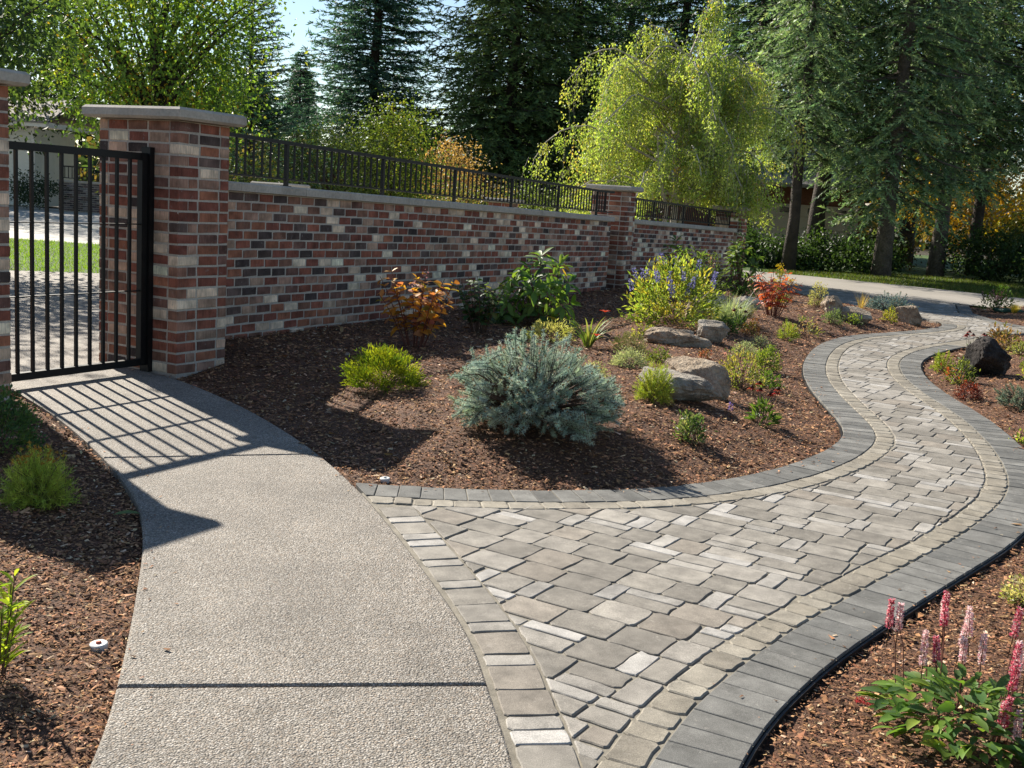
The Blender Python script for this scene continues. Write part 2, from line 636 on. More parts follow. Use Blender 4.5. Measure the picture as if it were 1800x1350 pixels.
def inset(P, d):
    """shrink a polygon (ccw) by d, vertex normals averaged"""
    a = P - np.roll(P, 1, 0)
    b = np.roll(P, -1, 0) - P
    na = np.stack([-a[:, 1], a[:, 0]], 1)
    nb = np.stack([-b[:, 1], b[:, 0]], 1)
    na /= np.linalg.norm(na, axis=1)[:, None] + 1e-9
    nb /= np.linalg.norm(nb, axis=1)[:, None] + 1e-9
    m_ = na + nb
    l = np.maximum((m_ * na).sum(1), .35)
    return P + m_ * (d / l)[:, None]


def clean_poly(P, eps=0.004):
    P = np.asarray(P)
    keep = np.linalg.norm(P - np.roll(P, 1, 0), axis=1) > eps
    P = P[keep]
    if len(P) < 3:
        return None
    if area(P) < 0:
        P = P[::-1]
    return P


def stone_geo(P, ztop, thick, ch, drop=None, fill=True):
    """polygon P (ccw) -> V, F of a slab with a chamfered upper edge"""
    drop = ch if drop is None else drop
    n = len(P)
    Pi = inset(P, ch)
    V = np.concatenate([np.c_[Pi, np.full(n, ztop)], np.c_[P, np.full(n, ztop - drop)], np.c_[P, np.full(n, ztop - thick)]])
    i = np.arange(n)
    j = (i + 1) % n
    F = [np.concatenate([np.stack([i + n, j + n, j, i], 1), np.stack([i + 2 * n, j + 2 * n, j + n, i + n], 1)])]
    if n <= 8:
        F.append(i[None])
    else:
        tr = tessellate_polygon([[Vector((p[0], p[1], 0)) for p in Pi]])
        F.append(np.array([t if area(Pi[list(t)]) > 0 else t[::-1] for t in tr]))
    return V, F


def sheet(name, P, z, mat, kind='structure'):
    P = np.asarray(P, float)
    tr = tessellate_polygon([[Vector((p[0], p[1], 0)) for p in P]])
    F = np.array([t if area(P[list(t)]) > 0 else t[::-1] for t in tr])
    mb = MB()
    mb.add(np.c_[P, np.full(len(P), z)], [F])
    return mb.build(name, mat, kind=kind)


def vnoise(X, scale, seed=0):
    """cheap smooth 2-D value noise, -1..1"""
    r = np.random.default_rng(seed)
    G = r.uniform(-1, 1, (128, 128))
    q = X * scale
    i = np.floor(q).astype(int)
    f = q - i
    f = f * f * (3 - 2 * f)
    a = G[i[:, 0] % 128, i[:, 1] % 128]
    b = G[(i[:, 0] + 1) % 128, i[:, 1] % 128]
    c = G[i[:, 0] % 128, (i[:, 1] + 1) % 128]
    d = G[(i[:, 0] + 1) % 128, (i[:, 1] + 1) % 128]
    return (a * (1 - f[:, 0]) + b * f[:, 0]) * (1 - f[:, 1]) + (c * (1 - f[:, 0]) + d * f[:, 0]) * f[:, 1]


# ------------------------------------------------------------------ plan of the place (metres, camera foot at 0,0)
PATH_L = resample(chaikin([(-.95, 5.26), (-.70, 5.25), (-.53, 5.26), (-.28, 5.27), (.04, 5.31), (.32, 5.38), (.62, 5.47), (.94, 5.64), (1.29, 5.91), (1.62, 6.25), (1.92, 6.65), (2.10, 6.96), (2.22, 7.2), (2.31, 7.45), (2.40, 7.9), (2.50, 8.9), (2.66, 9.97), (2.92, 11.02), (3.34, 12.28), (3.78, 13.28), (4.37, 14.19), (5.08, 14.84), (5.91, 15.72), (6.35, 16.35), (6.50, 16.8)], 2), .05)
PATH_R = resample(chaikin([(.36, 1.9), (.50, 2.3), (.66, 2.67), (.74, 2.84), (.86, 3.05), (1.0, 3.26), (1.13, 3.44), (1.31, 3.67), (1.63, 4.06), (1.85, 4.32), (2.14, 4.66), (2.33, 4.89), (2.55, 5.19), (2.85, 5.62), (3.10, 6.1), (3.28, 6.6), (3.40, 7.0), (3.48, 7.3), (3.61, 7.89), (3.70, 8.46), (3.75, 8.93), (3.81, 9.5), (3.90, 10.1), (4.05, 10.76), (4.24, 11.38), (4.48, 11.95), (4.85, 12.62), (5.27, 13.2), (5.6, 13.6)], 2), .05)
WALK_R = resample(chaikin([(-2.70, 8.02), (-2.37, 7.75), (-1.77, 7.02), (-1.33, 6.35), (-.99, 5.75), (-.67, 5.06), (-.44, 4.46), (-.25, 3.93), (-.14, 3.61), (-.06, 3.32), (-.01, 3.04), (.035, 2.8), (.07, 2.59), (.10, 2.3), (.11, 1.6)], 2), .05)
WALK_L = resample(chaikin([(-3.24, 7.02), (-2.67, 6.33), (-2.22, 5.69), (-1.88, 5.16), (-1.58, 4.62), (-1.39, 4.1), (-1.25, 3.62), (-1.16, 3.3), (-1.07, 2.96), (-1.01, 2.72), (-.96, 2.46), (-.93, 2.2), (-.90, 1.6)], 2), .05)
BED_BACK = np.array([(6.53, 17.0), (6.34, 17.74), (6.10, 18.71), (5.83, 19.8), (5.63, 20.6), (5.5, 21.8), (5.31, 22.96), (5.16, 23.96)])
WALL1 = Curve(resample(chaikin([(-2.74, 8.36), (-2.425, 9.085), (-2.01, 10.036), (-1.483, 11.15), (-.359, 13.75), (1.417, 17.80)], 3), .05))
WALL2 = Curve(resample([(1.70, 18.62), (4.668, 24.485)], .05))
TG = np.array([math.sin(math.radians(28)), math.cos(math.radians(28))])      # along the gate line
NG = np.array([TG[1], -TG[0]])                                              # out of the front
PILLAR_C = np.array([-2.461, 7.921])


def capz(y):
    return float(np.interp(y, [8.3, 9.085, 17.82, 24.5], [1.438, 1.429, 1.272, 1.134]))


walk_edge = WALK_R[(WALK_R[:, 1] > 5.05)]
_pl = PATH_L[PATH_L[:, 0] > -.68][::3]
main_hard = np.vstack([walk_edge[::3], _pl, BED_BACK])
MAIN_BED = np.vstack([walk_edge[::3], _pl, BED_BACK, [(4.70, 24.6)], WALL1.P[::-12] * 1.0, [(-2.7, 8.2)]])
left_hard = WALK_L[::3]
LEFT_BED = np.vstack([WALK_L[::3], [(-4.2, 1.6), (-5.5, 4.0), (-4.6, 5.2), (-3.65, 5.95), (-3.32, 6.7)]])
right_hard = np.vstack([PATH_R[::3], [(6.6, 15.28), (7.44, 16.08), (9.5, 17.3)]])
RIGHT_BED = np.vstack([right_hard, [(9.5, 10.0), (5.5, 5.0), (3.0, 2.0), (1.2, 1.5)]])
FAR_BED = np.array([(8.71, 21.27), (7.98, 19.26), (7.84, 17.79), (8.0, 17.2), (9.7, 17.95), (11.5, 18.6), (11.5, 21.3), (9.8, 21.33)])


def bed_height(X, hard, top):
    d = seg_dist(X, hard)
    t = np.clip((d - .02) / 1.1, 0, 1)
    return -.03 + (top + .03) * t * t * (3 - 2 * t) + .012 * vnoise(X, 2.2, 3) * t + .006 * vnoise(X, 9.0, 4)


def main_z(x, y):
    return float(bed_height(np.array([[x, y]]), main_hard, .12)[0])


# ------------------------------------------------------------------ ground
def ground_grid():
    g = np.array([-300, -120, -50, -25, 0, 25, 50, 120, 300], float)
    X, Y = np.meshgrid(g, g + 60)
    n = len(g)
    V = np.c_[X.ravel(), Y.ravel(), np.full(n * n, -.075)]
    i = (np.arange(n - 1)[:, None] * n + np.arange(n - 1)[None]).ravel()
    mb = MB()
    mb.add(V, [np.stack([i, i + 1, i + n + 1, i + n], 1)])
    return mb.build('ground', 'forest_floor', kind='structure')


ground_grid()
back_line = [WALL1.at(s) - .15 * np.array([WALL1.tan(s)[1], -WALL1.tan(s)[0]]) for s in np.linspace(.3, WALL1.L, 14)]
sheet('courtyard', np.vstack([[(-3.45, 6.75), (-2.52, 8.30), (-2.9, 8.6)], back_line, [(2.0, 19.5), (4.5, 24.6), (4.5, 29.0), (-4.0, 29.0), (-3.9, 16.85), (-7.5, 15.35), (-13, 16.9), (-13, 12), (-8.5, 9.0), (-4.2, 6.2)]]), -.004, 'aggregate')
sheet('lawn', [(-3.92, 16.9), (-4.05, 17.5), (-7.2, 22.6), (-11.5, 22.8), (-13, 17), (-7.5, 15.4)], -.012, 'grass_ground')
sheet('street', [(-4.08, 17.55), (-4.0, 29.1), (4.6, 29.1), (4.0, 40.0), (-40.0, 46.0), (-40.0, 24.0), (-11.5, 22.85), (-7.2, 22.65)], -.02, 'pale_concrete')
sheet('road', [(-8, 36.0), (6.34, 29.5), (7.45, 29.05), (8.78, 28.0), (10.02, 26.95), (11.5, 25.1), (30, 10), (24, 6), (9.68, 21.0), (8.84, 21.62), (7.6, 23.04), (6.25, 24.46), (5.0, 26.5), (4.55, 29.2)], -.016, 'asphalt')
sheet('verge', [(4.0, 32.2), (6.34, 29.55), (7.45, 29.1), (8.78, 28.05), (10.02, 27.0), (11.5, 25.15), (30, 10.2), (60, 20), (40, 60), (4, 60)], -.03, 'grass_ground')


def bed(name, poly, hard, top, cell):
    lo, hi = poly.min(0) - .2, poly.max(0) + .2
    xs, ys = np.arange(lo[0], hi[0], cell), np.arange(lo[1], hi[1], cell)
    X, Y = np.meshgrid(xs, ys)
    Q = np.c_[X.ravel(), Y.ravel()]
    ins = inside(Q, poly)
    near = ins | (seg_dist(Q, poly, True) < .14)
    z = np.where(ins, bed_height(Q, hard, top), -.06)
    n = len(xs)
    i = (np.arange(len(ys) - 1)[:, None] * n + np.arange(n - 1)[None]).ravel()
    Fq = np.stack([i, i + 1, i + n + 1, i + n], 1)
    Fq = Fq[near[Fq].all(1)]
    used = np.unique(Fq)
    mp = np.full(len(Q), -1)
    mp[used] = np.arange(len(used))
    mb = MB()
    mb.add(np.c_[Q, z][used], [mp[Fq]])
    return mb.build(name, 'soil', smooth=True, kind='structure')


bed('garden_bed', MAIN_BED, main_hard, .12, .07)
bed('garden_bed', LEFT_BED, left_hard, .03, .06)
bed('garden_bed', RIGHT_BED, right_hard, .04, .08)
bed('garden_bed', FAR_BED, FAR_BED[:4], .05, .15)


def chips(poly, hard, top, n, label):
    lo, hi = poly.min(0), poly.max(0)
    P = np.empty((0, 2))
    while len(P) < n:
        Q = rng.uniform(lo, hi, (n * 3, 2))
        Q = Q[inside(Q, poly)]
        r = np.linalg.norm(Q, axis=1)
        keep = rng.random(len(Q)) < np.clip((4.2 / r) ** 1.7 * (1 if r.min() < 15 else 20), .07, 1) * (r > 2.0) * (np.abs(Q[:, 0]) < .62 * Q[:, 1] + .4)
        P = np.vstack([P, Q[keep]])
    P = P[:n]
    r = np.linalg.norm(P, axis=1)
    z = bed_height(P, hard, top) + rng.uniform(.0, .014, n)
    th = rng.uniform(0, 2 * np.pi, n)
    D = np.c_[np.cos(th), np.sin(th), rng.normal(0, .18, n)]
    Nn = norm(np.c_[rng.normal(0, .34, (n, 2)), np.ones(n)])
    gs = np.clip((r / 5.0) ** .55, .8, 2.0)
    L = rng.gamma(2.4, .0044, n) * gs + .005
    Wd = L * rng.uniform(.22, .62, n)
    col = jitter([(.33, .170, .086), (.23, .116, .060), (.095, .051, .030), (.43, .25, .135), (.54, .40, .26)], n, .22, [.33, .29, .18, .15, .05])
    T = (np.array([[0, -.42, 0], [.1, .5, .08], [.95, .38, -.02], [1, -.3, .09]]), [np.array([[0, 1, 3], [1, 2, 3]])])
    # a few chips kicked out over the paving edge
    e = hard[rng.integers(0, len(hard), n // 160)] + rng.normal(0, .07, (n // 160, 2))
    e = e[~inside(e, poly)]
    k = len(e)
    P, z = np.vstack([P, e]), np.concatenate([z, np.full(k, .004)])
    D[:k] *= [1, 1, .2]
    D, Nn = np.vstack([D, D[:k]]), np.vstack([Nn, np.tile([.05, .05, 1.0], (k, 1))])
    L, Wd, col = np.concatenate([L, L[:k] * .8]), np.concatenate([Wd, Wd[:k] * .8]), np.vstack([col, col[:k]])
    mb = MB()
    inst(mb, T, np.c_[P, z], D, Nn, L, Wd, col)
    o = mb.build('mulch', 'chip', kind='stuff')
    return tag(o, label, 'mulch')


chips(MAIN_BED, main_hard, .12, 105000, 'brown bark mulch covering the large planted bed along the brick wall')
chips(LEFT_BED, left_hard, .03, 42000, 'brown bark mulch in the bed beside the concrete walkway')
chips(FAR_BED, FAR_BED[:4], .05, 5000, 'brown bark mulch in the far bed beside the road')
chips(RIGHT_BED, right_hard, .04, 62000, 'brown bark mulch in the bed outside the black path edging')

# ------------------------------------------------------------------ concrete walkway, one slab between joints
walk = link('walkway', None, kind='structure')
WLc, WRc = Curve(WALK_L), Curve(WALK_R)


def near_s(c, y):
    return float(np.interp(-y, -c.P[:, 1], c.d))


cuts = [(WLc.d[0], WRc.d[0]), (near_s(WLc, 5.42), near_s(WRc, 5.80)), (near_s(WLc, 2.90), near_s(WRc, 3.07)), (WLc.L, WRc.L)]
for k in range(3):
    (l0, r0), (l1, r1) = cuts[k], cuts[k + 1]
    e = .006
    PL = [WLc.at(s) for s in np.linspace(l0 + (e if k else 0), l1 - e, 26)]
    PR = [WRc.at(s) for s in np.linspace(r0 + (e if k else 0), r1 - e, 26)]
    P = np.array(PL + PR[::-1])
    if k == 0:
        P = np.vstack([P, [(-2.60, 8.21), (-3.45, 6.74)]])
    P = clean_poly(P)
    V, Fc = stone_geo(P, 0.0, .11, .008, .006)
    mb = MB()
    mb.add(V, Fc)
    mb.build('concrete_slab', 'aggregate', walk)
# fibre strip in the joints
mb = MB()
for k in (1, 2):
    a, b = WLc.at(cuts[k][0]), WRc.at(cuts[k][1])
    c = (a + b) / 2
    V, Fc = box(c[0], c[1], -.055, np.linalg.norm(b - a) - .02, .010, .07, b - a)
    mb.add(V, Fc)
mb.build('joint_strip', 'bark_dark', walk)

# ------------------------------------------------------------------ paver path
BW, TW = .212, .122                      # dark border and tumbled course widths
DRIVE = np.array([(6.53, 17.0), (6.34, 17.74), (6.10, 18.71), (5.83, 19.8), (5.63, 20.6), (5.5, 21.8), (5.31, 22.96), (5.16, 23.96), (5.3, 26.2), (6.29, 24.42), (7.6, 23.0), (8.70, 21.7), (8.45, 21.3), (7.72, 19.3), (7.58, 17.8), (7.7, 17.0), (11.5, 18.4), (11.5, 17.9), (9.5, 17.25), (7.44, 16.06), (6.6, 15.26)])
walk_side = WALK_R[(WALK_R[:, 1] < 5.1)]
PATH_POLY = np.vstack([walk_side[::-1], PATH_L[PATH_L[:, 0] > -.66], DRIVE, PATH_R[::-1]])
path = sheet('paver_path', clean_poly(PATH_POLY), -.0055, 'joint_sand')
wtan = (WRc.at(near_s(WRc, 4.7)) - WRc.at(near_s(WRc, 5.2)))
wtan /= np.linalg.norm(wtan)
WN = np.array([-wtan[1], wtan[0]])
if WN[0] < 0:
    WN = -WN
WP = WRc.at(near_s(WRc, 4.95)) + WN * .012

FIELD_COLS = [(.20, .184, .157), (.235, .217, .187), (.27, .25, .218), (.172, .158, .135), (.218, .193, .160)]
LIGHT_COLS = [(.30, .283, .255), (.34, .325, .30), (.26, .243, .215)]
TUMB_COLS = [(.225, .202, .160), (.255, .232, .188), (.195, .175, .140)]
DARK_COLS = [(.124, .123, .114), (.144, .142, .131), (.108, .108, .101), (.157, .155, .143)]
PIECES = {'paver': [], 'border_paver': [], 'tumbled_paver': []}


def jag(P, amt, sub):
    """chip the outline of a tumbled stone a little: add points on each side and push them about"""
    out = []
    n = len(P)
    for i in range(n):
        a, b = P[i], P[(i + 1) % n]
        L = np.linalg.norm(b - a)
        out.append(a)
        k = 2 if L > .09 else (1 if L > .05 else 0)
        for q in range(min(k, sub)):
            out.append(a + (b - a) * (q + 1) / (k + 1))
    out = np.array(out)
    return out + rng.normal(0, amt, out.shape)


def round_corners(P, r):
    out = []
    n = len(P)
    for i in range(n):
        p, a, b = P[i], P[i - 1], P[(i + 1) % n]
        la, lb = np.linalg.norm(a - p), np.linalg.norm(b - p)
        ra, rb = min(r, la * .35), min(r, lb * .35)
        out += [p + (a - p) / la * ra, p + (b - p) / lb * rb]
    return np.array(out)


def piece(kind, P, cols, ch, dz=.0015, rnd=.0, amt=.0, tilt=.0):
    P = clean_poly(P)
    if P is None or abs(area(P)) < .0009:
        return
    if rnd:
        P = round_corners(P, rnd * rng.uniform(.6, 1.3))
    if amt:
        P = jag(P, amt, 2)
    P = clean_poly(P, .0015)
    if P is None:
        return
    V, Fc = stone_geo(P, rng.normal(0, dz), .05, ch, ch * .75)
    c = P.mean(0)
    if tilt:
        V[:, 2] += (V[:, :2] - c) @ rng.normal(0, tilt, 2)
    col = np.array(cols[rng.integers(len(cols))]) * rng.normal(1, .07)
    PIECES[kind].append((np.linalg.norm(c), c, V, Fc, col))


def course(curve, side, o0, o1, pitch, kind, cols, ch, clip, amt, rnd):
    c = Curve(curve)
    s = 0.0
    J = .0022
    while s < c.L - .03:
        w = pitch()
        s1 = min(s + w, c.L)
        a0, a1 = c.at(s), c.at(s1)
        t0, t1 = c.tan(s), c.tan(s1)
        n0, n1 = side * np.array([t0[1], -t0[0]]), side * np.array([t1[1], -t1[0]])
        P = np.array([a0 + n0 * o0, a1 + n1 * o0, a1 + n1 * o1, a0 + n0 * o1])
        if area(P) < 0:
            P = P[::-1]
        P = inset(P, J)
        if clip:
            P = clip_half(P, WP, WN)
        if len(P) >= 3:
            piece(kind, P, cols, ch, .001, rnd, amt, .004)
        s = s1


course(PATH_L, 1, .0, BW, lambda: .108, 'border_paver', DARK_COLS, .0025, True, .0005, 0)
course(PATH_R, -1, .0, BW, lambda: .108, 'border_paver', DARK_COLS, .0025, False, .0005, 0)
tp = lambda: rng.choice([.09, .12, .15], p=[.3, .4, .3])
course(PATH_L, 1, BW + .004, BW + TW, tp, 'tumbled_paver', TUMB_COLS, .005, True, .002, .016)
course(PATH_R, -1, BW + .004, BW + TW, tp, 'tumbled_paver', TUMB_COLS, .005, False, .002, .016)
# course of big pavers laid along the concrete
course(FAR_BED[:6], 1, .0, .23, lambda: .108, 'border_paver', DARK_COLS, .0025, False, 0, 0)
rowc = walk_side[walk_side[:, 1] < 4.86]
ROW_W = .178
L_in = offset(PATH_L, BW + TW + .004, 1)
cr = Curve(rowc)
s = 0
while s < cr.L - .05:
    w = rng.choice([.165, .172, .082], p=[.40, .22, .38])
    s1 = min(s + w, cr.L)
    a0, a1, t0, t1 = cr.at(s), cr.at(s1), cr.tan(s), cr.tan(s1)
    n0, n1 = np.array([-t0[1], t0[0]]), np.array([-t1[1], t1[0]])
    P = np.array([a0 + n0 * .016, a1 + n1 * .016, a1 + n1 * ROW_W, a0 + n0 * ROW_W])
    if area(P) < 0:
        P = P[::-1]
    piece('paver', inset(P, .003), LIGHT_COLS if w < .1 else FIELD_COLS, .0035, .0012, .010, .0016, .004)
    s = s1
row_in = offset(rowc, ROW_W + .004, -1)
R_in = offset(PATH_R, BW + TW + .004, -1)
lk = L_in[(L_in[:, 0] > row_in[0, 0] - .02)]
FIELD = clean_poly(np.vstack([row_in[::-3], lk[::3], DRIVE, R_in[::-3]]))
ang = math.radians(-31)
eb = np.array([math.cos(ang), math.sin(ang)])      # courses run this way
ea = np.array([-eb[1], eb[0]])
fa, fb = FIELD @ ea, FIELD @ eb
fd = Curve(np.vstack([FIELD, FIELD[:1]]))


def field_unit(a0, a1, b0, b1, cols, light=False):
    J = .0022
    P = np.array([ea * a + eb * b for a, b in ((a0 + J, b0 + J), (a0 + J, b1 - J), (a1 - J, b1 - J), (a1 - J, b0 + J))])
    c = P.mean(0)
    far = np.linalg.norm(c) > 9.5
    ins = inside(P, FIELD)
    if not ins.any() and not inside(c[None], FIELD)[0]:
        return
    if not ins.all():
        if area(P) < 0:
            P = P[::-1]
        P = clip_convex(FIELD, P)
        if len(P) < 3:
            return
        P = inset(clean_poly(P), .0025) if clean_poly(P) is not None else P
        piece('paver', P, cols, .004, .0012, 0 if far else .008, 0 if far else .0014, .004)
    else:
        piece('paver', P, cols, .003, .001, .005 if light else (.0 if far else .015), 0 if far else .0026, .0035)


a = fa.min()
while a < fa.max():
    h = rng.choice([.188, .178])
    b = fb.min() - rng.uniform(0, .2)
    while b < fb.max():
        w = rng.choice([.222, .19, .15, .078], p=[.34, .32, .15, .19])
        if w < .1:
            field_unit(a, a + h, b, b + w, LIGHT_COLS, True)
        elif rng.random() < .26:
            k = .072 / h
            if rng.random() < .5:
                field_unit(a, a + h * k, b, b + w, LIGHT_COLS, True)
                field_unit(a + h * k, a + h, b, b + w, FIELD_COLS)
            else:
                field_unit(a, a + h * (1 - k), b, b + w, FIELD_COLS)
                field_unit(a + h * (1 - k), a + h, b, b + w, LIGHT_COLS, True)
        else:
            field_unit(a, a + h, b, b + w, FIELD_COLS)
        b += w
    a += h
for kind, lst in PIECES.items():
    lst.sort(key=lambda q: q[0])
    vis = [q for q in lst if q[1][1] > 2.3]
    for d, c, V, Fc, col in vis[:300]:
        mb = MB()
        mb.add(V - np.array([c[0], c[1], 0]), Fc)
        o = mb.build(kind, 'paver', path, (c[0], c[1], 0))
        o.color = (*np.clip(col, 0, 1), 1)
    if len(vis) > 300:
        mb = MB()
        for d, c, V, Fc, col in vis[300:]:
            mb.add(V, Fc, np.clip(col, 0, 1))
        mb.build(kind + '_field', 'paver_joined', path, kind='stuff')
# black plastic edge restraint outside the border
mb = MB()
for crv, sd, sel in ((PATH_R, 1, None), (PATH_L, -1, None)):
    Q = crv[crv[:, 0] > -.6]
    for z0, z1, o0 in ((-.06, -.010 if sd > 0 else -.014, .003),):
        A, B = offset(Q, o0, sd), offset(Q, o0 + .008, sd)
        n = len(Q)
        V = np.concatenate([np.c_[A, np.full(n, z0)], np.c_[A, np.full(n, z1)], np.c_[B, np.full(n, z1)], np.c_[B, np.full(n, z0)]])
        i = np.arange(n - 1)
        mb.add(V, [np.concatenate([np.stack([i + k * n, i + 1 + k * n, i + 1 + (k + 1) * n, i + (k + 1) * n], 1) for k in range(3)])])
mb.build('edge_restraint', 'plastic_black', path)

# ------------------------------------------------------------------ brickwork
BL, BH, JT = .203, .0794, .014           # brick module and joint
BRICK_COLS = [(.205, .072, .046), (.165, .058, .040), (.25, .100, .058), (.190, .095, .064), (.135, .070, .054), (.055, .040, .036), (.095, .064, .054), (.36, .235, .165), (.60, .47, .345), (.50, .37, .265), (.28, .165, .118)]
BRICK_W = np.array([.17, .13, .085, .115, .095, .06, .06, .07, .095, .06, .06])
BRICK_W = BRICK_W / BRICK_W.sum()
_bm = {}


def brick_geo(L, Dp, Hh, seed):
    """one worn brick, front face at y=0 looking to -y, centred on x and z"""
    r = np.random.default_rng(seed)
    l, h, ch = L / 2, Hh / 2, .006
    V = [[-l, Dp, -h], [l, Dp, -h], [l, Dp, h], [-l, Dp, h], [-l, ch, -h], [l, ch, -h], [l, ch, h], [-l, ch, h]]
    k = [(-l + ch, -h + ch), (0, -h + ch * .7), (l - ch, -h + ch), (l - ch, h - ch), (0, h - ch * .7), (-l + ch, h - ch)]
    V += [[x, 0, z] for x, z in k]
    V = np.array(V)
    V[4:] += r.normal(0, .0016, (len(V) - 4, 3))
    F = [np.array([[0, 4, 7, 3], [5, 1, 2, 6], [4, 0, 1, 5], [7, 6, 2, 3], [4, 8, 13, 7], [10, 5, 6, 11]]),
         np.array([[8, 9, 10, 11, 12, 13]]), np.array([[4, 5, 9], [4, 9, 8], [5, 10, 9], [7, 13, 12], [7, 12, 6], [6, 12, 11]])]
    return V, F


def brick_mesh(L, Dp):
    key = (round(L, 3), round(Dp, 3))
    if key not in _bm:
        _bm[key] = []
        for k in range(4):
            mb = MB()
            V, Fc = brick_geo(key[0] - JT, Dp, BH - JT, k)
            mb.add(V, Fc)
            me = mb.mesh('brick')
            me.materials.append(MATS['brick'])
            _bm[key].append(me)
    return _bm[key][rng.integers(4)]


def brick_col():
    return np.clip(np.array(BRICK_COLS[rng.choice(len(BRICK_COLS), p=BRICK_W)]) * rng.normal(1.2, .14), .01, .72)


def put_brick(parent, base, p, tdir, z, L, Dp=.09):
    """brick with its face centre at ground point p, running along tdir; the face looks to the right of tdir"""
    o = bpy.data.objects.new('brick', brick_mesh(L, Dp))
    COL.objects.link(o)
    o.parent = parent
    o.location = (p[0] - base[0], p[1] - base[1], z - base[2])
    o.rotation_euler = (rng.normal(0, .004), rng.normal(0, .004), math.atan2(tdir[1], tdir[0]) + rng.normal(0, .004))
    o.color = (*brick_col(), 1)
    return o


def add_brick(mb, p, tdir, z, L, Dp=.09):
    V, Fc = brick_geo(L - JT, Dp, BH - JT, int(rng.integers(6)))
    t = np.array([tdir[0], tdir[1], 0])
    n = np.array([-tdir[1], tdir[0], 0])
    P = V[:, :1] * t + V[:, 1:2] * n + V[:, 2:] * np.array([0, 0, 1.0]) + np.array([p[0], p[1], z])
    mb.add(P, Fc, brick_col())


def split_run(length, odd):
    """brick lengths along a run, running bond"""
    out, x = [], 0.0
    first = BL if not odd else BL / 2
    while x < length - .02:
        w = first if not out else BL
        if x + w > length - .05:
            w = length - x
        out.append((x, w))
        x += w
    return out


def cap_stone(parent, name, c, tdir, lx, ly, z, th, loc):
    V, Fc = box(c[0] - loc[0], c[1] - loc[1], z + th / 2 - loc[2], lx, ly, th, tdir, ch=.018)
    mb = MB()
    mb.add(V, Fc)
    return mb.build(name, 'coping', parent)


def brick_pillar(name, label, c, t, L1, L2, courses, z0, joined=False, group=None):
    """c: front corner next to the viewer, t: along the wall; L1 along t, L2 back from the front"""
    base = (c[0], c[1], 0)
    root = thing(name, label, 'pillar', base, group)
    b = np.array([-t[1], t[0]])                     # to the back
    ctr = c + t * L1 / 2 + b * L2 / 2
    mb = MB()
    V, Fc = box(ctr[0] - base[0], ctr[1] - base[1], (courses * BH + z0) / 2 - .05, L1 - .010, L2 - .010, courses * BH + z0 + .098, t)
    mb.add(V, Fc)
    mb.build('mortar_core', 'mortar', root)
    jb = MB()
    for k in range(courses):
        z = z0 + (k + .5) * BH
        odd = k % 2
        full = (odd == 0)
        runs = [(c, t, L1, full), (c + b * L2, -b, L2, not full), (c + t * L1, b, L2, not full), (c + t * L1 + b * L2, -t, L1, full)]
        for (p0, d, L, f) in runs:
            off = 0 if f else .092
            lst = split_run(L - 2 * off, odd)
            for q, (x, w) in enumerate(lst):
                e0 = JT / 2 if f and q == 0 else 0          # corner bricks run out flush to the face beside
                e1 = JT / 2 if f and q == len(lst) - 1 else 0
                p = p0 + d * (off + x + w / 2 + (e1 - e0) / 2)
                w = w + e0 + e1
                if joined:
                    add_brick(jb, p - np.array(base[:2]), d, z, w)
                else:
                    put_brick(root, base, p, d, z, w)
    if joined:
        jb.build('brick_field', 'brick_joined', root, kind='stuff')
    zc = z0 + courses * BH
    cap_stone(root, 'cap_stone', ctr, t, L1 + .17, L2 + .17, zc + .003, .086, base)
    return root


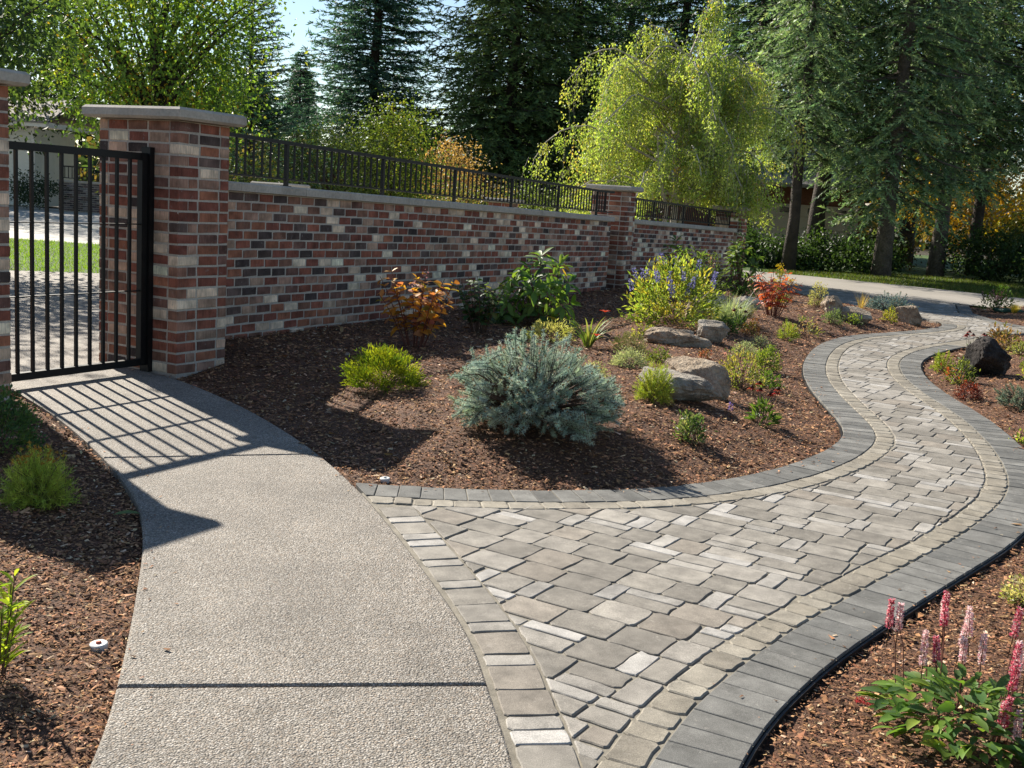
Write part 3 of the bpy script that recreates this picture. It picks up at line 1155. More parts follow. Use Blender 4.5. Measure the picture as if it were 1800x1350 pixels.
def brick_wall(name, label, crv, courses, n_obj, s_start=0.0, lift=0.0):
    base = (*crv.at(0), 0)
    root = thing(name, label, 'wall', base)
    ss = np.linspace(0, crv.L, int(crv.L / .25) + 2)
    TH = .24
    A = np.array([crv.at(s) for s in ss])
    T = np.array([crv.tan(s) for s in ss])
    Nf = np.stack([T[:, 1], -T[:, 0]], 1)
    Zc = np.array([capz(p[1]) for p in A]) - .075

    def strip(o0, o1, zlo, zhi):
        n = len(A)
        P0, P1 = A - Nf * o0 - np.array(base[:2]), A - Nf * o1 - np.array(base[:2])
        V = np.concatenate([np.c_[P0, zlo], np.c_[P0, zhi], np.c_[P1, zhi], np.c_[P1, zlo]])
        i = np.arange(n - 1)
        Fc = [np.concatenate([np.stack([i + k * n, i + 1 + k * n, i + 1 + ((k + 1) % 4) * n, i + ((k + 1) % 4) * n], 1) for k in range(4)])]
        for e in (0, n - 1):
            Fc.append(np.array([[e, e + n, e + 2 * n, e + 3 * n]]))
        return V, Fc

    mb = MB()
    V, Fc = strip(.0045, TH, np.full(len(A), -.1), Zc)
    mb.add(V, Fc)
    mb.build('mortar_core', 'mortar', root)
    lst = []
    for k in range(courses):
        for x, w in split_run(crv.L, k % 2):
            s = x + w / 2
            p = crv.at(s)
            zt = capz(p[1]) - .078
            lst.append((np.hypot(*p), p, crv.tan(s), zt - (k + .5) * BH, w))
    lst.sort(key=lambda q: q[0])
    for d, p, t, z, w in lst[:n_obj]:
        put_brick(root, base, p, t, z, w)
    if len(lst) > n_obj:
        jb = MB()
        for d, p, t, z, w in lst[n_obj:]:
            add_brick(jb, p - np.array(base[:2]), t, z, w)
        jb.build('brick_field', 'brick_joined', root, kind='stuff')
    # coping stones laid end to end
    s = 0
    while s < crv.L - .05:
        s1 = min(s + .92, crv.L + .04)
        if crv.L - s1 < .25:
            s1 = crv.L + .04
        q = np.linspace(s + .002, s1 - .002, 5)
        pts = np.array([crv.at(min(x, crv.L)) + crv.tan(min(x, crv.L)) * max(0, x - crv.L) for x in q])
        tt = np.array([crv.tan(min(x, crv.L)) for x in q])
        nf = np.stack([tt[:, 1], -tt[:, 0]], 1)
        zc = np.array([capz(p[1]) for p in pts])
        prof = [(.045, -.073), (.045, -.012), (.033, 0), (-TH - .033, 0), (-TH - .045, -.012), (-TH - .045, -.073)]
        V = np.concatenate([np.c_[pts + nf * o - np.array(base[:2]), zc + dz] for o, dz in prof])
        n, m_ = 5, len(prof)
        i = np.arange(n - 1)
        Fc = [np.concatenate([np.stack([i + k * n, i + ((k + 1) % m_) * n, i + 1 + ((k + 1) % m_) * n, i + 1 + k * n], 1) for k in range(m_)])]
        Fc += [np.array([[k * n for k in range(m_)]]), np.array([[k * n + n - 1 for k in range(m_)][::-1]])]
        cb = MB()
        cb.add(V, Fc)
        cb.build('coping_stone', 'coping', root)
        s = s1
    return root


T2 = np.array([math.sin(math.radians(25)), math.cos(math.radians(25))])
N2 = np.array([T2[1], -T2[0]])
brick_pillar('gate_pillar', 'tall brick gate pillar with grey cap that the black gate is hinged to', PILLAR_C, TG, .508, .81, 23, 0.0)
brick_pillar('gate_pillar', 'brick gate pillar cut off by the picture edge, beside the gate latch side', np.array([-3.14, 6.78]) - TG * .508, TG, .508, .81, 24, 0.0)
MIDP = np.array([1.66, 18.02])
brick_pillar('wall_pillar', 'brick pier with grey cap between the two lengths of garden wall', MIDP, T2, .46, .61, 21, 0.02)
FARP = np.array([4.86, 24.62])
brick_pillar('wall_pillar', 'brick pier with grey cap at the road end of the wall', FARP, T2, .46, .61, 19, 0.02, joined=True)
brick_wall('garden_wall', 'long brick garden wall with grey coping behind the planted bed', WALL1, 17, 300)
brick_wall('garden_wall', 'shorter brick wall between two piers, half hidden by rhododendrons', WALL2, 15, 300)
# recess behind the wall end, by the pier; its deep shade is put in as dark colour
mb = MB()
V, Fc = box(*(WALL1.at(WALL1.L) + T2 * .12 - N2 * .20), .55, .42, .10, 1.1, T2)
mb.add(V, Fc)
tag(mb.build('wall_infill', 'bark_dark'), 'narrow recessed strip with its shade painted dark, between the long wall end and the brick pier', 'wall')


# ------------------------------------------------------------------ ironwork
def bar(mb, a, b, w, d, tdir):
    """square bar from a to b (3-D), w along tdir, d across"""
    a, b = np.array(a, float), np.array(b, float)
    t = np.array([tdir[0], tdir[1], 0.0])
    n = np.array([-tdir[1], tdir[0], 0.0])
    ax = norm(b - a)
    if abs(ax[2]) > .7:
        u, v = t * w / 2, n * d / 2
    else:
        u, v = np.array([0, 0, 1.0]) * w / 2, n * d / 2
    V = []
    for p in (a, b):
        V += [p - u - v, p + u - v, p + u + v, p - u + v]
    mb.add(V, [np.array([[0, 3, 2, 1], [4, 5, 6, 7], [0, 1, 5, 4], [1, 2, 6, 5], [2, 3, 7, 6], [3, 0, 4, 7]])])


def railing(name, label, crv, s0, s1, hr, post_every, spacing):
    base = (*crv.at(s0), 0)
    root = thing(name, label, 'railing', base)
    b0 = np.array(base[:2])

    def pt(s, dz):
        p = crv.at(s)
        t = crv.tan(s)
        q = p - .12 * np.array([t[1], -t[0]])
        return np.array([q[0] - b0[0], q[1] - b0[1], capz(p[1]) + dz]), t

    for nm, dz, w, d in (('top_rail', hr, .032, .042), ('bottom_rail', .065, .016, .028)):
        mb = MB()
        ss = np.linspace(s0, s1, int((s1 - s0) / .6) + 2)
        for a, b in zip(ss[:-1], ss[1:]):
            pa, t = pt(a, dz)
            pb, _ = pt(b, dz)
            bar(mb, pa, pb, w, d, t)
        mb.build(nm, 'iron', root)
    mesh_b = mesh_p = None
    s = s0 + spacing
    k = 1
    while s < s1 - .02:
        post = (k % post_every == 0)
        p, t = pt(s, 0)
        if post and mesh_p is None:
            mb = MB()
            bar(mb, (0, 0, -.01), (0, 0, hr), .034, .034, (1, 0))
            V, Fc = box(0, 0, .004, .07, .07, .008)
            mb.add(V, Fc)
            mesh_p = mb.mesh('post')
            mesh_p.materials.append(MATS['iron'])
        if not post and mesh_b is None:
            mb = MB()
            bar(mb, (0, 0, .07), (0, 0, hr - .01), .0155, .0155, (1, 0))
            V, Fc = box(0, 0, .082, .024, .024, .012)
            mb.add(V, Fc)
            mesh_b = mb.mesh('baluster')
            mesh_b.materials.append(MATS['iron'])
        o = link('post' if post else 'baluster', mesh_p if post else mesh_b, root, p)
        o.rotation_euler = (0, 0, math.atan2(t[1], t[0]))
        s += spacing
        k += 1
    return root


railing('iron_railing', 'black iron railing on top of the long brick wall', WALL1, .12, WALL1.L + .12, .385, 14, .1165)
railing('iron_railing', 'black iron railing on the shorter wall in front of the birch trunk', WALL2, .02, WALL2.L + .1, .355, 15, .112)


def make_gate():
    g0 = PILLAR_C - NG * .28 - TG * .045           # hinge side
    Lg = 1.30
    base = (g0[0], g0[1], 0)
    root = thing('iron_gate', 'black iron gate with vertical bars standing closed between the brick pillars', 'gate', base)
    t = -TG
    P = lambda s, z: (t[0] * s, t[1] * s, z)
    zb, zt = .075, 1.56

    def part(nm, a, b, w, d):
        mb = MB()
        bar(mb, a, b, w, d, t)
        return mb.build(nm, 'iron', root)

    part('hinge_stile', P(.03, zb - .02), P(.03, zt + .02), .05, .05)
    part('latch_stile', P(Lg, zb), P(Lg, zt), .05, .05)
    part('top_rail', P(.0, zt), P(Lg, zt), .05, .04)
    part('bottom_rail', P(.0, zb), P(Lg, zb), .05, .04)
    part('cross_bar', P(.05, .60), P(Lg, .60), .007, .032)
    part('cross_bar', P(.05, 1.08), P(Lg, 1.08), .007, .032)
    mb = MB()
    bar(mb, (0, 0, zb + .02), (0, 0, zt - .02), .02, .02, (1, 0))
    me = mb.mesh('bar')
    me.materials.append(MATS['iron'])
    for k in range(10):
        s = .145 + k * .116
        o = link('bar', me, root, P(s, 0))
        o.rotation_euler = (0, 0, math.atan2(t[1], t[0]))
    for z in (.3, 1.35):
        mb = MB()
        V, Fc = tube([(-.02 * t[0] + .02 * NG[0], -.02 * t[1] + .02 * NG[1], z - .05), (-.02 * t[0] + .02 * NG[0], -.02 * t[1] + .02 * NG[1], z + .05)], .014, 8)
        mb.add(V, Fc)
        mb.build('hinge', 'iron', root)
    # post bolted to the pillar
    g1 = PILLAR_C - NG * .28 - TG * .024
    mb = MB()
    bar(mb, (0, 0, .0), (0, 0, 1.63), .042, .085, TG)
    tag(mb.build('gate_post', 'iron', loc=(g1[0], g1[1], 0)), 'black square steel post bolted to the tall brick gate pillar', 'post')


make_gate()

# ------------------------------------------------------------------ trees
def trunk_geo(mb, pts, rad, n=9, flare=0.0):
    pts = np.asarray(pts, float)
    rad = np.asarray(rad, float).copy()
    V, Fc = tube(pts, rad, n)
    if flare:
        z = V[:, 2] - pts[0, 2]
        th = np.arctan2(V[:, 1] - pts[0, 1], V[:, 0] - pts[0, 0])
        k = np.exp(-np.clip(z, 0, None) / .35) * flare
        V[:, :2] = pts[0, :2] + (V[:, :2] - pts[0, :2]) * (1 + k * (1 + .35 * np.sin(3 * th + 1)))[:, None]
    mb.add(V, Fc)


def conifer(name, label, loc, h, r, nb, cols, clear=0.06, droop=0.35, up=0.0, grain=.09, twig=.42, trunk_r=.2, bark='bark_dark', m=11, step=.2, lean=(0, 0), group=None, zmax=None, shape=.75, dens=1.0, mat='needle'):
    root = thing(name, label, 'tree', loc, group)
    root['kind'] = 'thing'
    lean = np.array([lean[0], lean[1], 0])
    zs = np.linspace(-.2, h * .97, 10)
    mb = MB()
    pts = np.stack([np.zeros(10), np.zeros(10), zs], 1) + lean * (zs / h)[:, None] + rng.normal(0, trunk_r * .15, (10, 3)) * [1, 1, 0]
    pts[0] = (0, 0, -.2)
    trunk_geo(mb, pts, np.maximum(trunk_r * (1 - zs / h) ** .8, .02), 9, .35)
    mb.build('trunk', bark, root, smooth=True)
    tp, td, tl = [], [], []
    bb = MB()
    az = rng.uniform(0, 6.28)
    for k in range(nb):
        f = clear + (1 - clear) * (k + rng.random()) / nb
        z0 = f * h
        if zmax and z0 > zmax:
            continue
        az += 2.4 + rng.normal(0, .25)
        L = r * max(.06, (1 - (f - clear) / (1 - clear)) ** shape) * rng.uniform(.72, 1.12)
        if f < clear + .08:
            L *= rng.uniform(.5, 1.0)
        K = max(3, int(L / step))
        sgrid = np.linspace(0, 1, K + 1)
        d = np.array([math.cos(az), math.sin(az), 0])
        sd = np.array([-d[1], d[0], 0])
        dr = droop * rng.uniform(.7, 1.3)
        zz = L * (up * sgrid - dr * sgrid ** 1.4 + .55 * dr * sgrid ** 4)
        bp = d[None] * (sgrid * L)[:, None] + np.array([[0, 0, z0]]) + np.c_[np.zeros(K + 1), np.zeros(K + 1), zz] + lean * f
        bp += sd[None] * (rng.normal(0, .04, K + 1) * L * sgrid)[:, None]
        V, Fc = tube(bp, np.linspace(.012 + .010 * L, .006, K + 1), 4, cap=False)
        bb.add(V, Fc)
        T = norm(np.gradient(bp, axis=0))
        for q in range(1, K + 1):
            fr = q / K
            if fr < .12:
                continue
            ll = twig * (.25 + .34 * L * (1.1 - fr)) * rng.uniform(.65, 1.2)
            for sgn in (-1, 1):
                if rng.random() > dens:
                    continue
                dv = T[q] * .65 + sd * sgn * rng.uniform(.45, 1.0) + np.array([0, 0, -droop * rng.uniform(.2, 1.9) + up * .3])
                tp.append(bp[q])
                td.append(dv)
                tl.append(ll)
            if q == K or rng.random() < .35:
                tp.append(bp[q])
                td.append(T[q] + rng.normal(0, .2, 3))
                tl.append(ll * .8)
    bb.build('branches', bark, root)
    tp, td, tl = np.array(tp), norm(np.array(td)), np.array(tl)
    n = len(tp)
    cnt = np.maximum(3, np.ceil(tl / (grain * .34)).astype(int))
    ix = np.repeat(np.arange(n), cnt)
    fr = (np.arange(len(ix)) - np.repeat(np.cumsum(cnt) - cnt, cnt) + .5) / cnt[ix]
    side = norm(np.cross(td, np.array([0, 0, 1.0]) + rng.normal(0, .3, (n, 3))))
    P = tp[ix] + td[ix] * (fr * tl[ix])[:, None] + np.c_[np.zeros((len(ix), 2)), -.12 * tl[ix] * fr ** 2]
    sgn = np.where(rng.random(len(ix)) < .5, -1.0, 1.0)[:, None]
    D = td[ix] * .7 + side[ix] * sgn * .75 + rng.normal(0, .35, (len(ix), 3)) - np.array([0, 0, .15 * droop])
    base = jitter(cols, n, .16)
    C = base[ix] * (.40 + 1.1 * fr)[:, None] * (1 + rng.normal(0, .1, (len(ix), 1)))  # bough shade and lit tips put into the tint: twig bases darkened, ends lightened
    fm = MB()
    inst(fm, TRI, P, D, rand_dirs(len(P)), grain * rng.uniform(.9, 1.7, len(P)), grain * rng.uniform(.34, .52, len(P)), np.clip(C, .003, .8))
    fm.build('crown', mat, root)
    return root


def broadleaf(name, label, loc, h, cr, czr, cz, nclu, per, leaf, cols, w=None, trunk_r=.1, bark='bark_grey', spread=.32, stems=1, squash=1.0, limbs=26, group=None, mat='leaf', cat='tree', shell=.35):
    """tree or big bush: limbs run to leaf clumps spread through an uneven crown"""
    root = thing(name, label, cat, loc, group)
    root['kind'] = 'thing'
    d = rand_dirs(nclu)
    rr = (shell + (1 - shell) * rng.random(nclu)) ** .6
    lump = 1 + .22 * np.sin(3.1 * d[:, 0] * 2 + loc[0]) * np.cos(2.3 * d[:, 1] * 2) + .12 * rng.normal(size=nclu)
    C = d * rr[:, None] * lump[:, None] * np.array([cr, cr * squash, czr]) + np.array([0, 0, cz])
    C = C[C[:, 2] > .1 * h * (cz - czr > 0) + .08]
    tm = MB()
    fork = max(.15, (cz - czr) * .9 + .15)
    for s_ in range(stems):
        a = rng.uniform(0, 6.28)
        e = np.array([math.cos(a), math.sin(a), 0]) * (cr * .25 if stems > 1 else .05)
        b = np.array([math.cos(a), math.sin(a), 0]) * (trunk_r * 1.2 if stems > 1 else 0)
        zz = np.linspace(0, 1, 8)
        pts = b[None] * (1 - zz)[:, None] + e[None] * zz[:, None] + np.c_[np.zeros(8), np.zeros(8), -.1 + zz * (h * .82)] + rng.normal(0, .02, (8, 3))
        trunk_geo(tm, pts, trunk_r * (1 - .85 * zz), 8, .25)
    tm.build('trunk', bark, root, smooth=True)
    lm = MB()
    for k in rng.choice(len(C), min(limbs, len(C)), replace=False):
        t = C[k]
        z0 = np.clip(fork + (t[2] - fork) * rng.uniform(.1, .55), .1, h * .8)
        p0 = np.array([0, 0, z0])
        mid = p0 * .5 + t * .5 + np.array([0, 0, .12 * np.linalg.norm(t - p0)])
        uu = np.linspace(0, 1, 6)[:, None]
        pts = p0 * (1 - uu) ** 2 + 2 * mid * uu * (1 - uu) + t * uu ** 2
        V, Fc = tube(pts, np.linspace(trunk_r * .34, trunk_r * .06 + .003, 6), 5, cap=False)
        lm.add(V, Fc)
    lm.build('limbs', bark, root, smooth=True)
    n = len(C) * per
    P = np.repeat(C, per, axis=0) + rng.normal(0, spread, (n, 3)) * [1, 1, .8]
    out = norm(P - np.array([0, 0, cz]))
    D = rand_dirs(n) + out * .5 - np.array([0, 0, .45])
    Nn = rand_dirs(n) * .8 + out * .5 + np.array([0, 0, .6])
    cc = np.repeat(jitter(cols, len(C), .12, w), per, axis=0) * (1 + rng.normal(0, .18, (n, 1)))
    fm = MB()
    inst(fm, LEAF4, P, D, Nn, leaf * rng.uniform(.7, 1.25, n), leaf * rng.uniform(.5, .75, n), np.clip(cc, .004, .8))
    fm.build('crown', mat, root)
    return root


def weeping_birch(loc):
    root = thing('birch_tree', 'weeping birch with hanging yellow green branches behind the shorter wall', 'tree', loc)
    tm = MB()
    stems = [((0, 0), (.05, .05), 4.9, .085), ((.10, .05), (.75, .3), 4.3, .06), ((-.08, .04), (-.75, -.2), 4.2, .06)]
    tops = []
    for (bx, by), (ex, ey), hh, rr in stems:
        z = np.linspace(0, 1, 9)
        pts = np.c_[bx + (ex - bx) * z ** 1.5, by + (ey - by) * z ** 1.5, -.1 + z * hh] + rng.normal(0, .02, (9, 3))
        trunk_geo(tm, pts, rr * (1 - .75 * z) + .008, 8, .3)
        tops.append(pts)
    tm.build('trunk', 'bark_birch', root, smooth=True)
    lm = MB()
    sp, sl = [], []
    for k in range(96):
        st = tops[rng.choice(3, p=[.55, .25, .2])]
        i = rng.integers(3, 9)
        p0 = st[i]
        a = rng.uniform(0, 6.28)
        reach = min(rng.uniform(.9, 3.0) * (1.25 - .11 * p0[2]) * (1.15 if math.cos(a) < 0 else .95), 2.75 if math.cos(a) < 0 else 2.3)
        rise = rng.uniform(.25, .9) * min(1, reach)
        if k < 10:
            rise += rng.uniform(.3, .8)
            reach *= .6
        u = np.linspace(0, 1, 10)
        d = np.array([math.cos(a), math.sin(a), 0])
        zz = rise * np.sin(np.minimum(u * 1.25, 1) * math.pi / 2) - (.9 + rise * .4) * np.clip(u - .55, 0, 1) ** 1.6 * reach
        pts = p0[None] + d[None] * (u ** .85 * reach)[:, None] + np.c_[np.zeros(10), np.zeros(10), zz] + rng.normal(0, .03, (10, 3)) * u[:, None]
        V, Fc = tube(pts, np.linspace(.028, .009, 10), 5, cap=False)
        lm.add(V, Fc)
        for q in range(3, 10):
            for _ in range(4):
                sp.append(pts[q] + rng.normal(0, .07, 3))
                zlow = 1.15 + .5 * rng.random() + 1.0 * math.exp(-((pts[q][0] - .1) / .55) ** 2)
                sl.append(min(max(pts[q][2] - zlow, .3), rng.uniform(.25, 1.05)))
    sp, sl = np.array(sp), np.array(sl)
    n = len(sp)
    for k in range(n):
        o = rng.normal(0, .10, 2)
        u = np.linspace(0, 1, 4)
        pts = sp[k][None] + np.c_[o[0] * u ** .5, o[1] * u ** .5, -sl[k] * u]
        V, Fc = tube(pts, np.linspace(.0035, .002, 4), 3, cap=False)
        lm.add(V, Fc)
    lm.build('limbs', 'bark_birch', root)
    m_ = 32
    u = rng.random((n, m_))
    P = sp[:, None] + np.stack([rng.normal(0, .08, (n, m_)), rng.normal(0, .08, (n, m_)), -sl[:, None] * u], -1)
    P = P.reshape(-1, 3)
    D = rand_dirs(len(P)) * .7 + np.array([0, 0, -.8])
    col = np.repeat(jitter([(.31, .40, .10), (.39, .47, .14), (.19, .28, .07), (.44, .45, .14), (.48, .36, .11)], n, .12, [.34, .30, .22, .11, .03]), m_, axis=0) * (1 + rng.normal(0, .16, (len(P), 1)))
    fm = MB()
    inst(fm, LEAF4, P, D, rand_dirs(len(P)), .062 * rng.uniform(.7, 1.3, len(P)), .040 * rng.uniform(.7, 1.2, len(P)), np.clip(col, .01, .7))
    fm.build('crown', 'leaf', root)


GREEN_DK = [(.055, .105, .042), (.075, .135, .050), (.045, .085, .040)]
BLUEGREEN = [(.050, .115, .080), (.065, .14, .092), (.040, .090, .068)]
SPRUCE_LT = [(.16, .24, .12), (.22, .30, .15), (.11, .18, .095)]
FIR = [(.11, .17, .058), (.145, .21, .070), (.085, .135, .050)]

weeping_birch((3.36, 25.0, 0))
broadleaf('maple_tree', 'big leafy tree turning yellow behind the gate pillar', (-10.2, 30.5, 0), 8.6, 2.75, 3.3, 5.0, 400, 56, .13, [(.12, .21, .035), (.17, .27, .04), (.26, .31, .045), (.38, .26, .035), (.08, .15, .035)], [.34, .28, .12, .05, .21], .19, 'bark_dark', .42, limbs=46)
broadleaf('shade_tree', 'tall dark leafy tree at the picture edge above the white house', (-20.5, 42.0, 0), 13, 4.2, 5.2, 8.0, 300, 56, .17, [(.035, .06, .022), (.06, .09, .025), (.09, .12, .03)], None, .22, 'bark_dark', .5)
broadleaf('shade_tree', 'dark leafy tree between the white house and the yellowing tree', (-14.6, 47.0, 0), 7.5, 2.8, 2.6, 4.6, 150, 50, .16, [(.04, .07, .022), (.08, .11, .025), (.15, .16, .03)], None, .16, 'bark_dark', .45)
conifer('pine_tree', 'dark pine rising beside the yellowing tree over the railing', (-9.3, 37.5, 0), 8.6, 2.3, 157, BLUEGREEN, .18, .05, .25, .10, 1.0, .16, m=14, step=.22, dens=.95)
conifer('pine_tree', 'smaller dark conifer in the gap of sky next to the pine', (-9.4, 46, 0), 6.8, 1.8, 120, BLUEGREEN, .1, .1, .15, .11, 1.0, .14, m=12, step=.24)
conifer('spruce_tree', 'tall dark blue green spruce standing alone against the sky', (-8.3, 60, 0), 24, 4.35, 360, BLUEGREEN, .10, .12, .12, .17, 1.25, .34, m=12, step=.36, zmax=17, dens=.95)
conifer('fir_tree', 'broad green fir to the side of the birch crown', (-1.0, 57, 0), 25, 6.0, 430, FIR, .04, .35, .10, .17, 1.1, .36, m=13, step=.34, zmax=17)
conifer('fir_tree', 'dark fir with a bare trunk between the broad fir and birch', (2.2, 60, 0), 25, 4.4, 330, GREEN_DK, .12, .25, .05, .18, 1.05, .34, m=11, step=.38, zmax=18)
conifer('fir_tree', 'tall dark fir straight behind the birch crown', (5.6, 67, 0), 25, 5.0, 300, GREEN_DK, .08, .28, .05, .2, 1.05, .34, m=11, step=.42, zmax=19)
conifer('fir_tree', 'dark fir whose top shows above the birch', (7.6, 58, 0), 24, 5.2, 255, GREEN_DK, .10, .3, .05, .18, 1.0, .36, m=11, step=.36, zmax=17)
# the stand of spruces over the road
conifer('spruce_tree', 'slim spruce with dark trunk in front of the garage door', (7.55, 31.2, 0), 15, 2.5, 139, SPRUCE_LT, 0.23, .45, .05, .105, 1.3, .17, m=12, step=.24, zmax=10)
conifer('spruce_tree', 'spruce with nearly black trunk just behind the slim one', (8.95, 33.8, 0), 17, 2.9, 195, GREEN_DK, .27, .45, .05, .12, 1.0, .26, m=11, step=.27, zmax=11)
conifer('spruce_tree', 'large grey green spruce with furrowed grey trunk by the garage corner', (10.25, 31.4, 0), 18, 3.3, 176, SPRUCE_LT, 0.115, .45, .08, .105, 1.3, .23, 'bark_grey', m=12, step=.25, zmax=10.5)
conifer('spruce_tree', 'spruce with reddish grey trunk, second from the garage corner', (12.75, 34.0, 0), 18, 3.2, 148, SPRUCE_LT, 0.16, .45, .08, .11, 1.3, .22, 'bark_grey', m=12, step=.27, zmax=11)
conifer('spruce_tree', 'dark spruce in front of the yellow autumn tree', (15.1, 37.0, 0), 18, 3.3, 195, GREEN_DK, .22, .45, .05, .13, 1.0, .20, m=11, step=.29, zmax=11.5)
conifer('spruce_tree', 'spruce at the picture edge, its low boughs over the autumn tree', (16.3, 33.0, 0), 17, 3.6, 120, SPRUCE_LT, 0.23, .45, .05, .12, 1.3, .2, m=12, step=.28, zmax=11)
conifer('spruce_tree', 'dense dark spruce behind the birch and the garage roof', (8.4, 42.0, 0), 18, 3.6, 195, GREEN_DK, .2, .35, .05, .15, 1.0, .25, m=11, step=.33, zmax=13)
conifer('spruce_tree', 'dark spruce filling the top corner behind the grey trunks', (15.2, 44.0, 0), 20, 4.6, 225, GREEN_DK, .24, .35, .05, .16, 1.0, .3, m=11, step=.34, zmax=15)
conifer('spruce_tree', 'dark spruce deep behind the garage', (12.0, 56.0, 0), 22, 5.0, 195, GREEN_DK, .2, .35, .05, .18, 1.0, .3, m=10, step=.4, zmax=17)
broadleaf('autumn_tree', 'yellow autumn tree with pale forked trunk behind the spruces', (16.3, 40.0, 0), 5.6, 3.4, 2.3, 3.3, 230, 46, .13, [(.60, .36, .03), (.68, .45, .045), (.50, .26, .03), (.32, .30, .045)], [.36, .34, .14, .16], .13, 'bark_birch', .42, stems=3)
broadleaf('autumn_tree', 'low orange shrub tree seen over the railing beside the fir', (-2.65, 38.0, 0), 3.4, 1.15, 1.1, 2.2, 90, 40, .09, [(.34, .20, .09), (.38, .25, .12), (.26, .18, .08)], None, .06, 'twig', .22)
broadleaf('garden_tree', 'rounded bright green small tree right behind the railing', (-3.15, 26.0, 0), 3.5, 1.15, 1.35, 2.15, 190, 44, .075, [(.11, .16, .028), (.15, .20, .035), (.08, .13, .025), (.22, .22, .04)], [.38, .30, .24, .08], .07, 'twig', .2)
broadleaf('garden_tree', 'olive green small tree behind the railing next to the gate pillar', (-4.35, 25.0, 0), 3.1, 1.2, 1.1, 1.8, 150, 44, .075, [(.075, .11, .03), (.11, .15, .035), (.06, .09, .03)], None, .06, 'twig', .2)
broadleaf('garden_shrub', 'low green shrub behind the middle of the railing', (.55, 31.0, 0), 2.0, 1.5, .8, 1.15, 120, 40, .08, [(.06, .10, .03), (.10, .14, .035)], None, .04, 'twig', .2, cat='shrub')
broadleaf('garden_shrub', 'dark green shrub behind the railing near the gate pillar', (-5.6, 23.0, 0), 2.1, 1.1, .9, 1.15, 110, 40, .08, [(.05, .085, .03), (.085, .12, .03), (.14, .13, .04)], None, .04, 'twig', .2, cat='shrub')
broadleaf('garden_shrub', 'pale green shrub behind the railing under the orange one', (-1.5, 29.5, 0), 1.9, 1.2, .8, 1.05, 110, 40, .075, [(.10, .13, .045), (.15, .17, .06), (.20, .15, .07)], None, .04, 'twig', .2, cat='shrub')
broadleaf('garden_shrub', 'dark shrub behind the railing close to the brick pier', (2.2, 28.5, 0), 1.9, 1.2, .8, 1.05, 110, 40, .08, [(.035, .06, .025), (.06, .09, .03)], None, .04, 'twig', .2, cat='shrub')
broadleaf('shade_tree', 'dark leafy tree in the court, mostly hidden behind the cut off pillar', (-8.75, 15.9, 0), 5.8, 2.2, 1.8, 3.5, 240, 46, .11, [(.05, .09, .035), (.07, .12, .035)], None, .12, 'bark_dark', .35)
# bushes on the far side of the road
for i, (x, y, hh, rr, lb, cc) in enumerate([
        (7.5, 32.6, .72, 1.0, 'dark rhododendron hedge bush under the slim spruce', 0), (9.2, 33.0, .86, 1.25, 'tallest dark rhododendron in front of the garage door', 0), (10.7, 34.2, .80, .9, 'dark rhododendron at the brick corner of the garage', 0),
        (12.0, 37.5, 1.0, 1.0, 'brownish bush between the two grey spruce trunks', 1), (14.2, 33.6, 1.5, 1.35, 'big dark bush right of the reddish spruce trunk', 0), (16.0, 34.2, 1.6, 1.2, 'dark bush nearest the pale forked trunk', 0), (15.3, 31.0, 1.1, 1.0, 'low dark bush at the lawn edge under the autumn tree', 0),
        (17.2, 37.6, 2.0, 1.1, 'sunlit yellow green bush at the edge of the picture by the autumn tree', 2), (6.5, 33.5, 1.1, .85, 'small dark bush at the driveway mouth beside the wall end', 0)]):
    cols = [[(.028, .058, .022), (.05, .09, .028)], [(.07, .06, .02), (.11, .08, .025), (.04, .06, .02)], [(.13, .15, .03), (.18, .17, .035)]][cc]
    broadleaf('roadside_bush', lb, (x, y, 0), hh, rr, hh * .52, hh * .52, 90, 44, .11, cols, None, .05, 'twig', .2, cat='bush', limbs=12, group='bushes across the road')


def woods():
    """far wood closing the view: one mass"""
    mb = MB()
    for k in range(34):
        y = rng.uniform(84, 120)
        x = -.62 * y + 1.2 * y * (k + rng.random()) / 34
        h, r = rng.uniform(9, 15), rng.uniform(2.4, 3.6)
        if .30 < (x / y + .5) < .44:
            h *= .62
        n = 1500
        f = rng.random(n) ** .8
        a = rng.uniform(0, 6.28, n)
        rr = r * (1 - f) ** .8 * rng.uniform(.3, 1.05, n)
        P = np.c_[x + np.cos(a) * rr, y + np.sin(a) * rr, f * h]
        D = np.c_[np.cos(a), np.sin(a), rng.normal(-.35, .3, n)]
        inst(mb, LEAF4, P, D, rand_dirs(n), rng.uniform(.7, 1.3, n), rng.uniform(.22, .4, n), jitter([(.03, .055, .03), (.045, .07, .035), (.05, .065, .025)], n, .2))
    n = 9000
    x = rng.uniform(-60, 62, n)
    P = np.c_[x, 78 + rng.normal(0, 2.5, n), np.abs(rng.normal(0, 1.9, n)) + .1]
    inst(mb, LEAF4, P, rand_dirs(n), rand_dirs(n), rng.uniform(.5, 1.0, n), rng.uniform(.3, .6, n), jitter([(.05, .08, .03), (.08, .11, .03), (.16, .12, .03)], n, .2))
    tag(mb.build('distant_woods', 'needle', kind='stuff'), 'far wood of dark conifers closing the view beyond the gardens', 'woods')


woods()


# ------------------------------------------------------------------ houses and far walls
def part_box(nm, mat, root, *a, **k):
    mb = MB()
    V, Fc = box(*a, **k)
    mb.add(V, Fc)
    return mb.build(nm, mat, root)


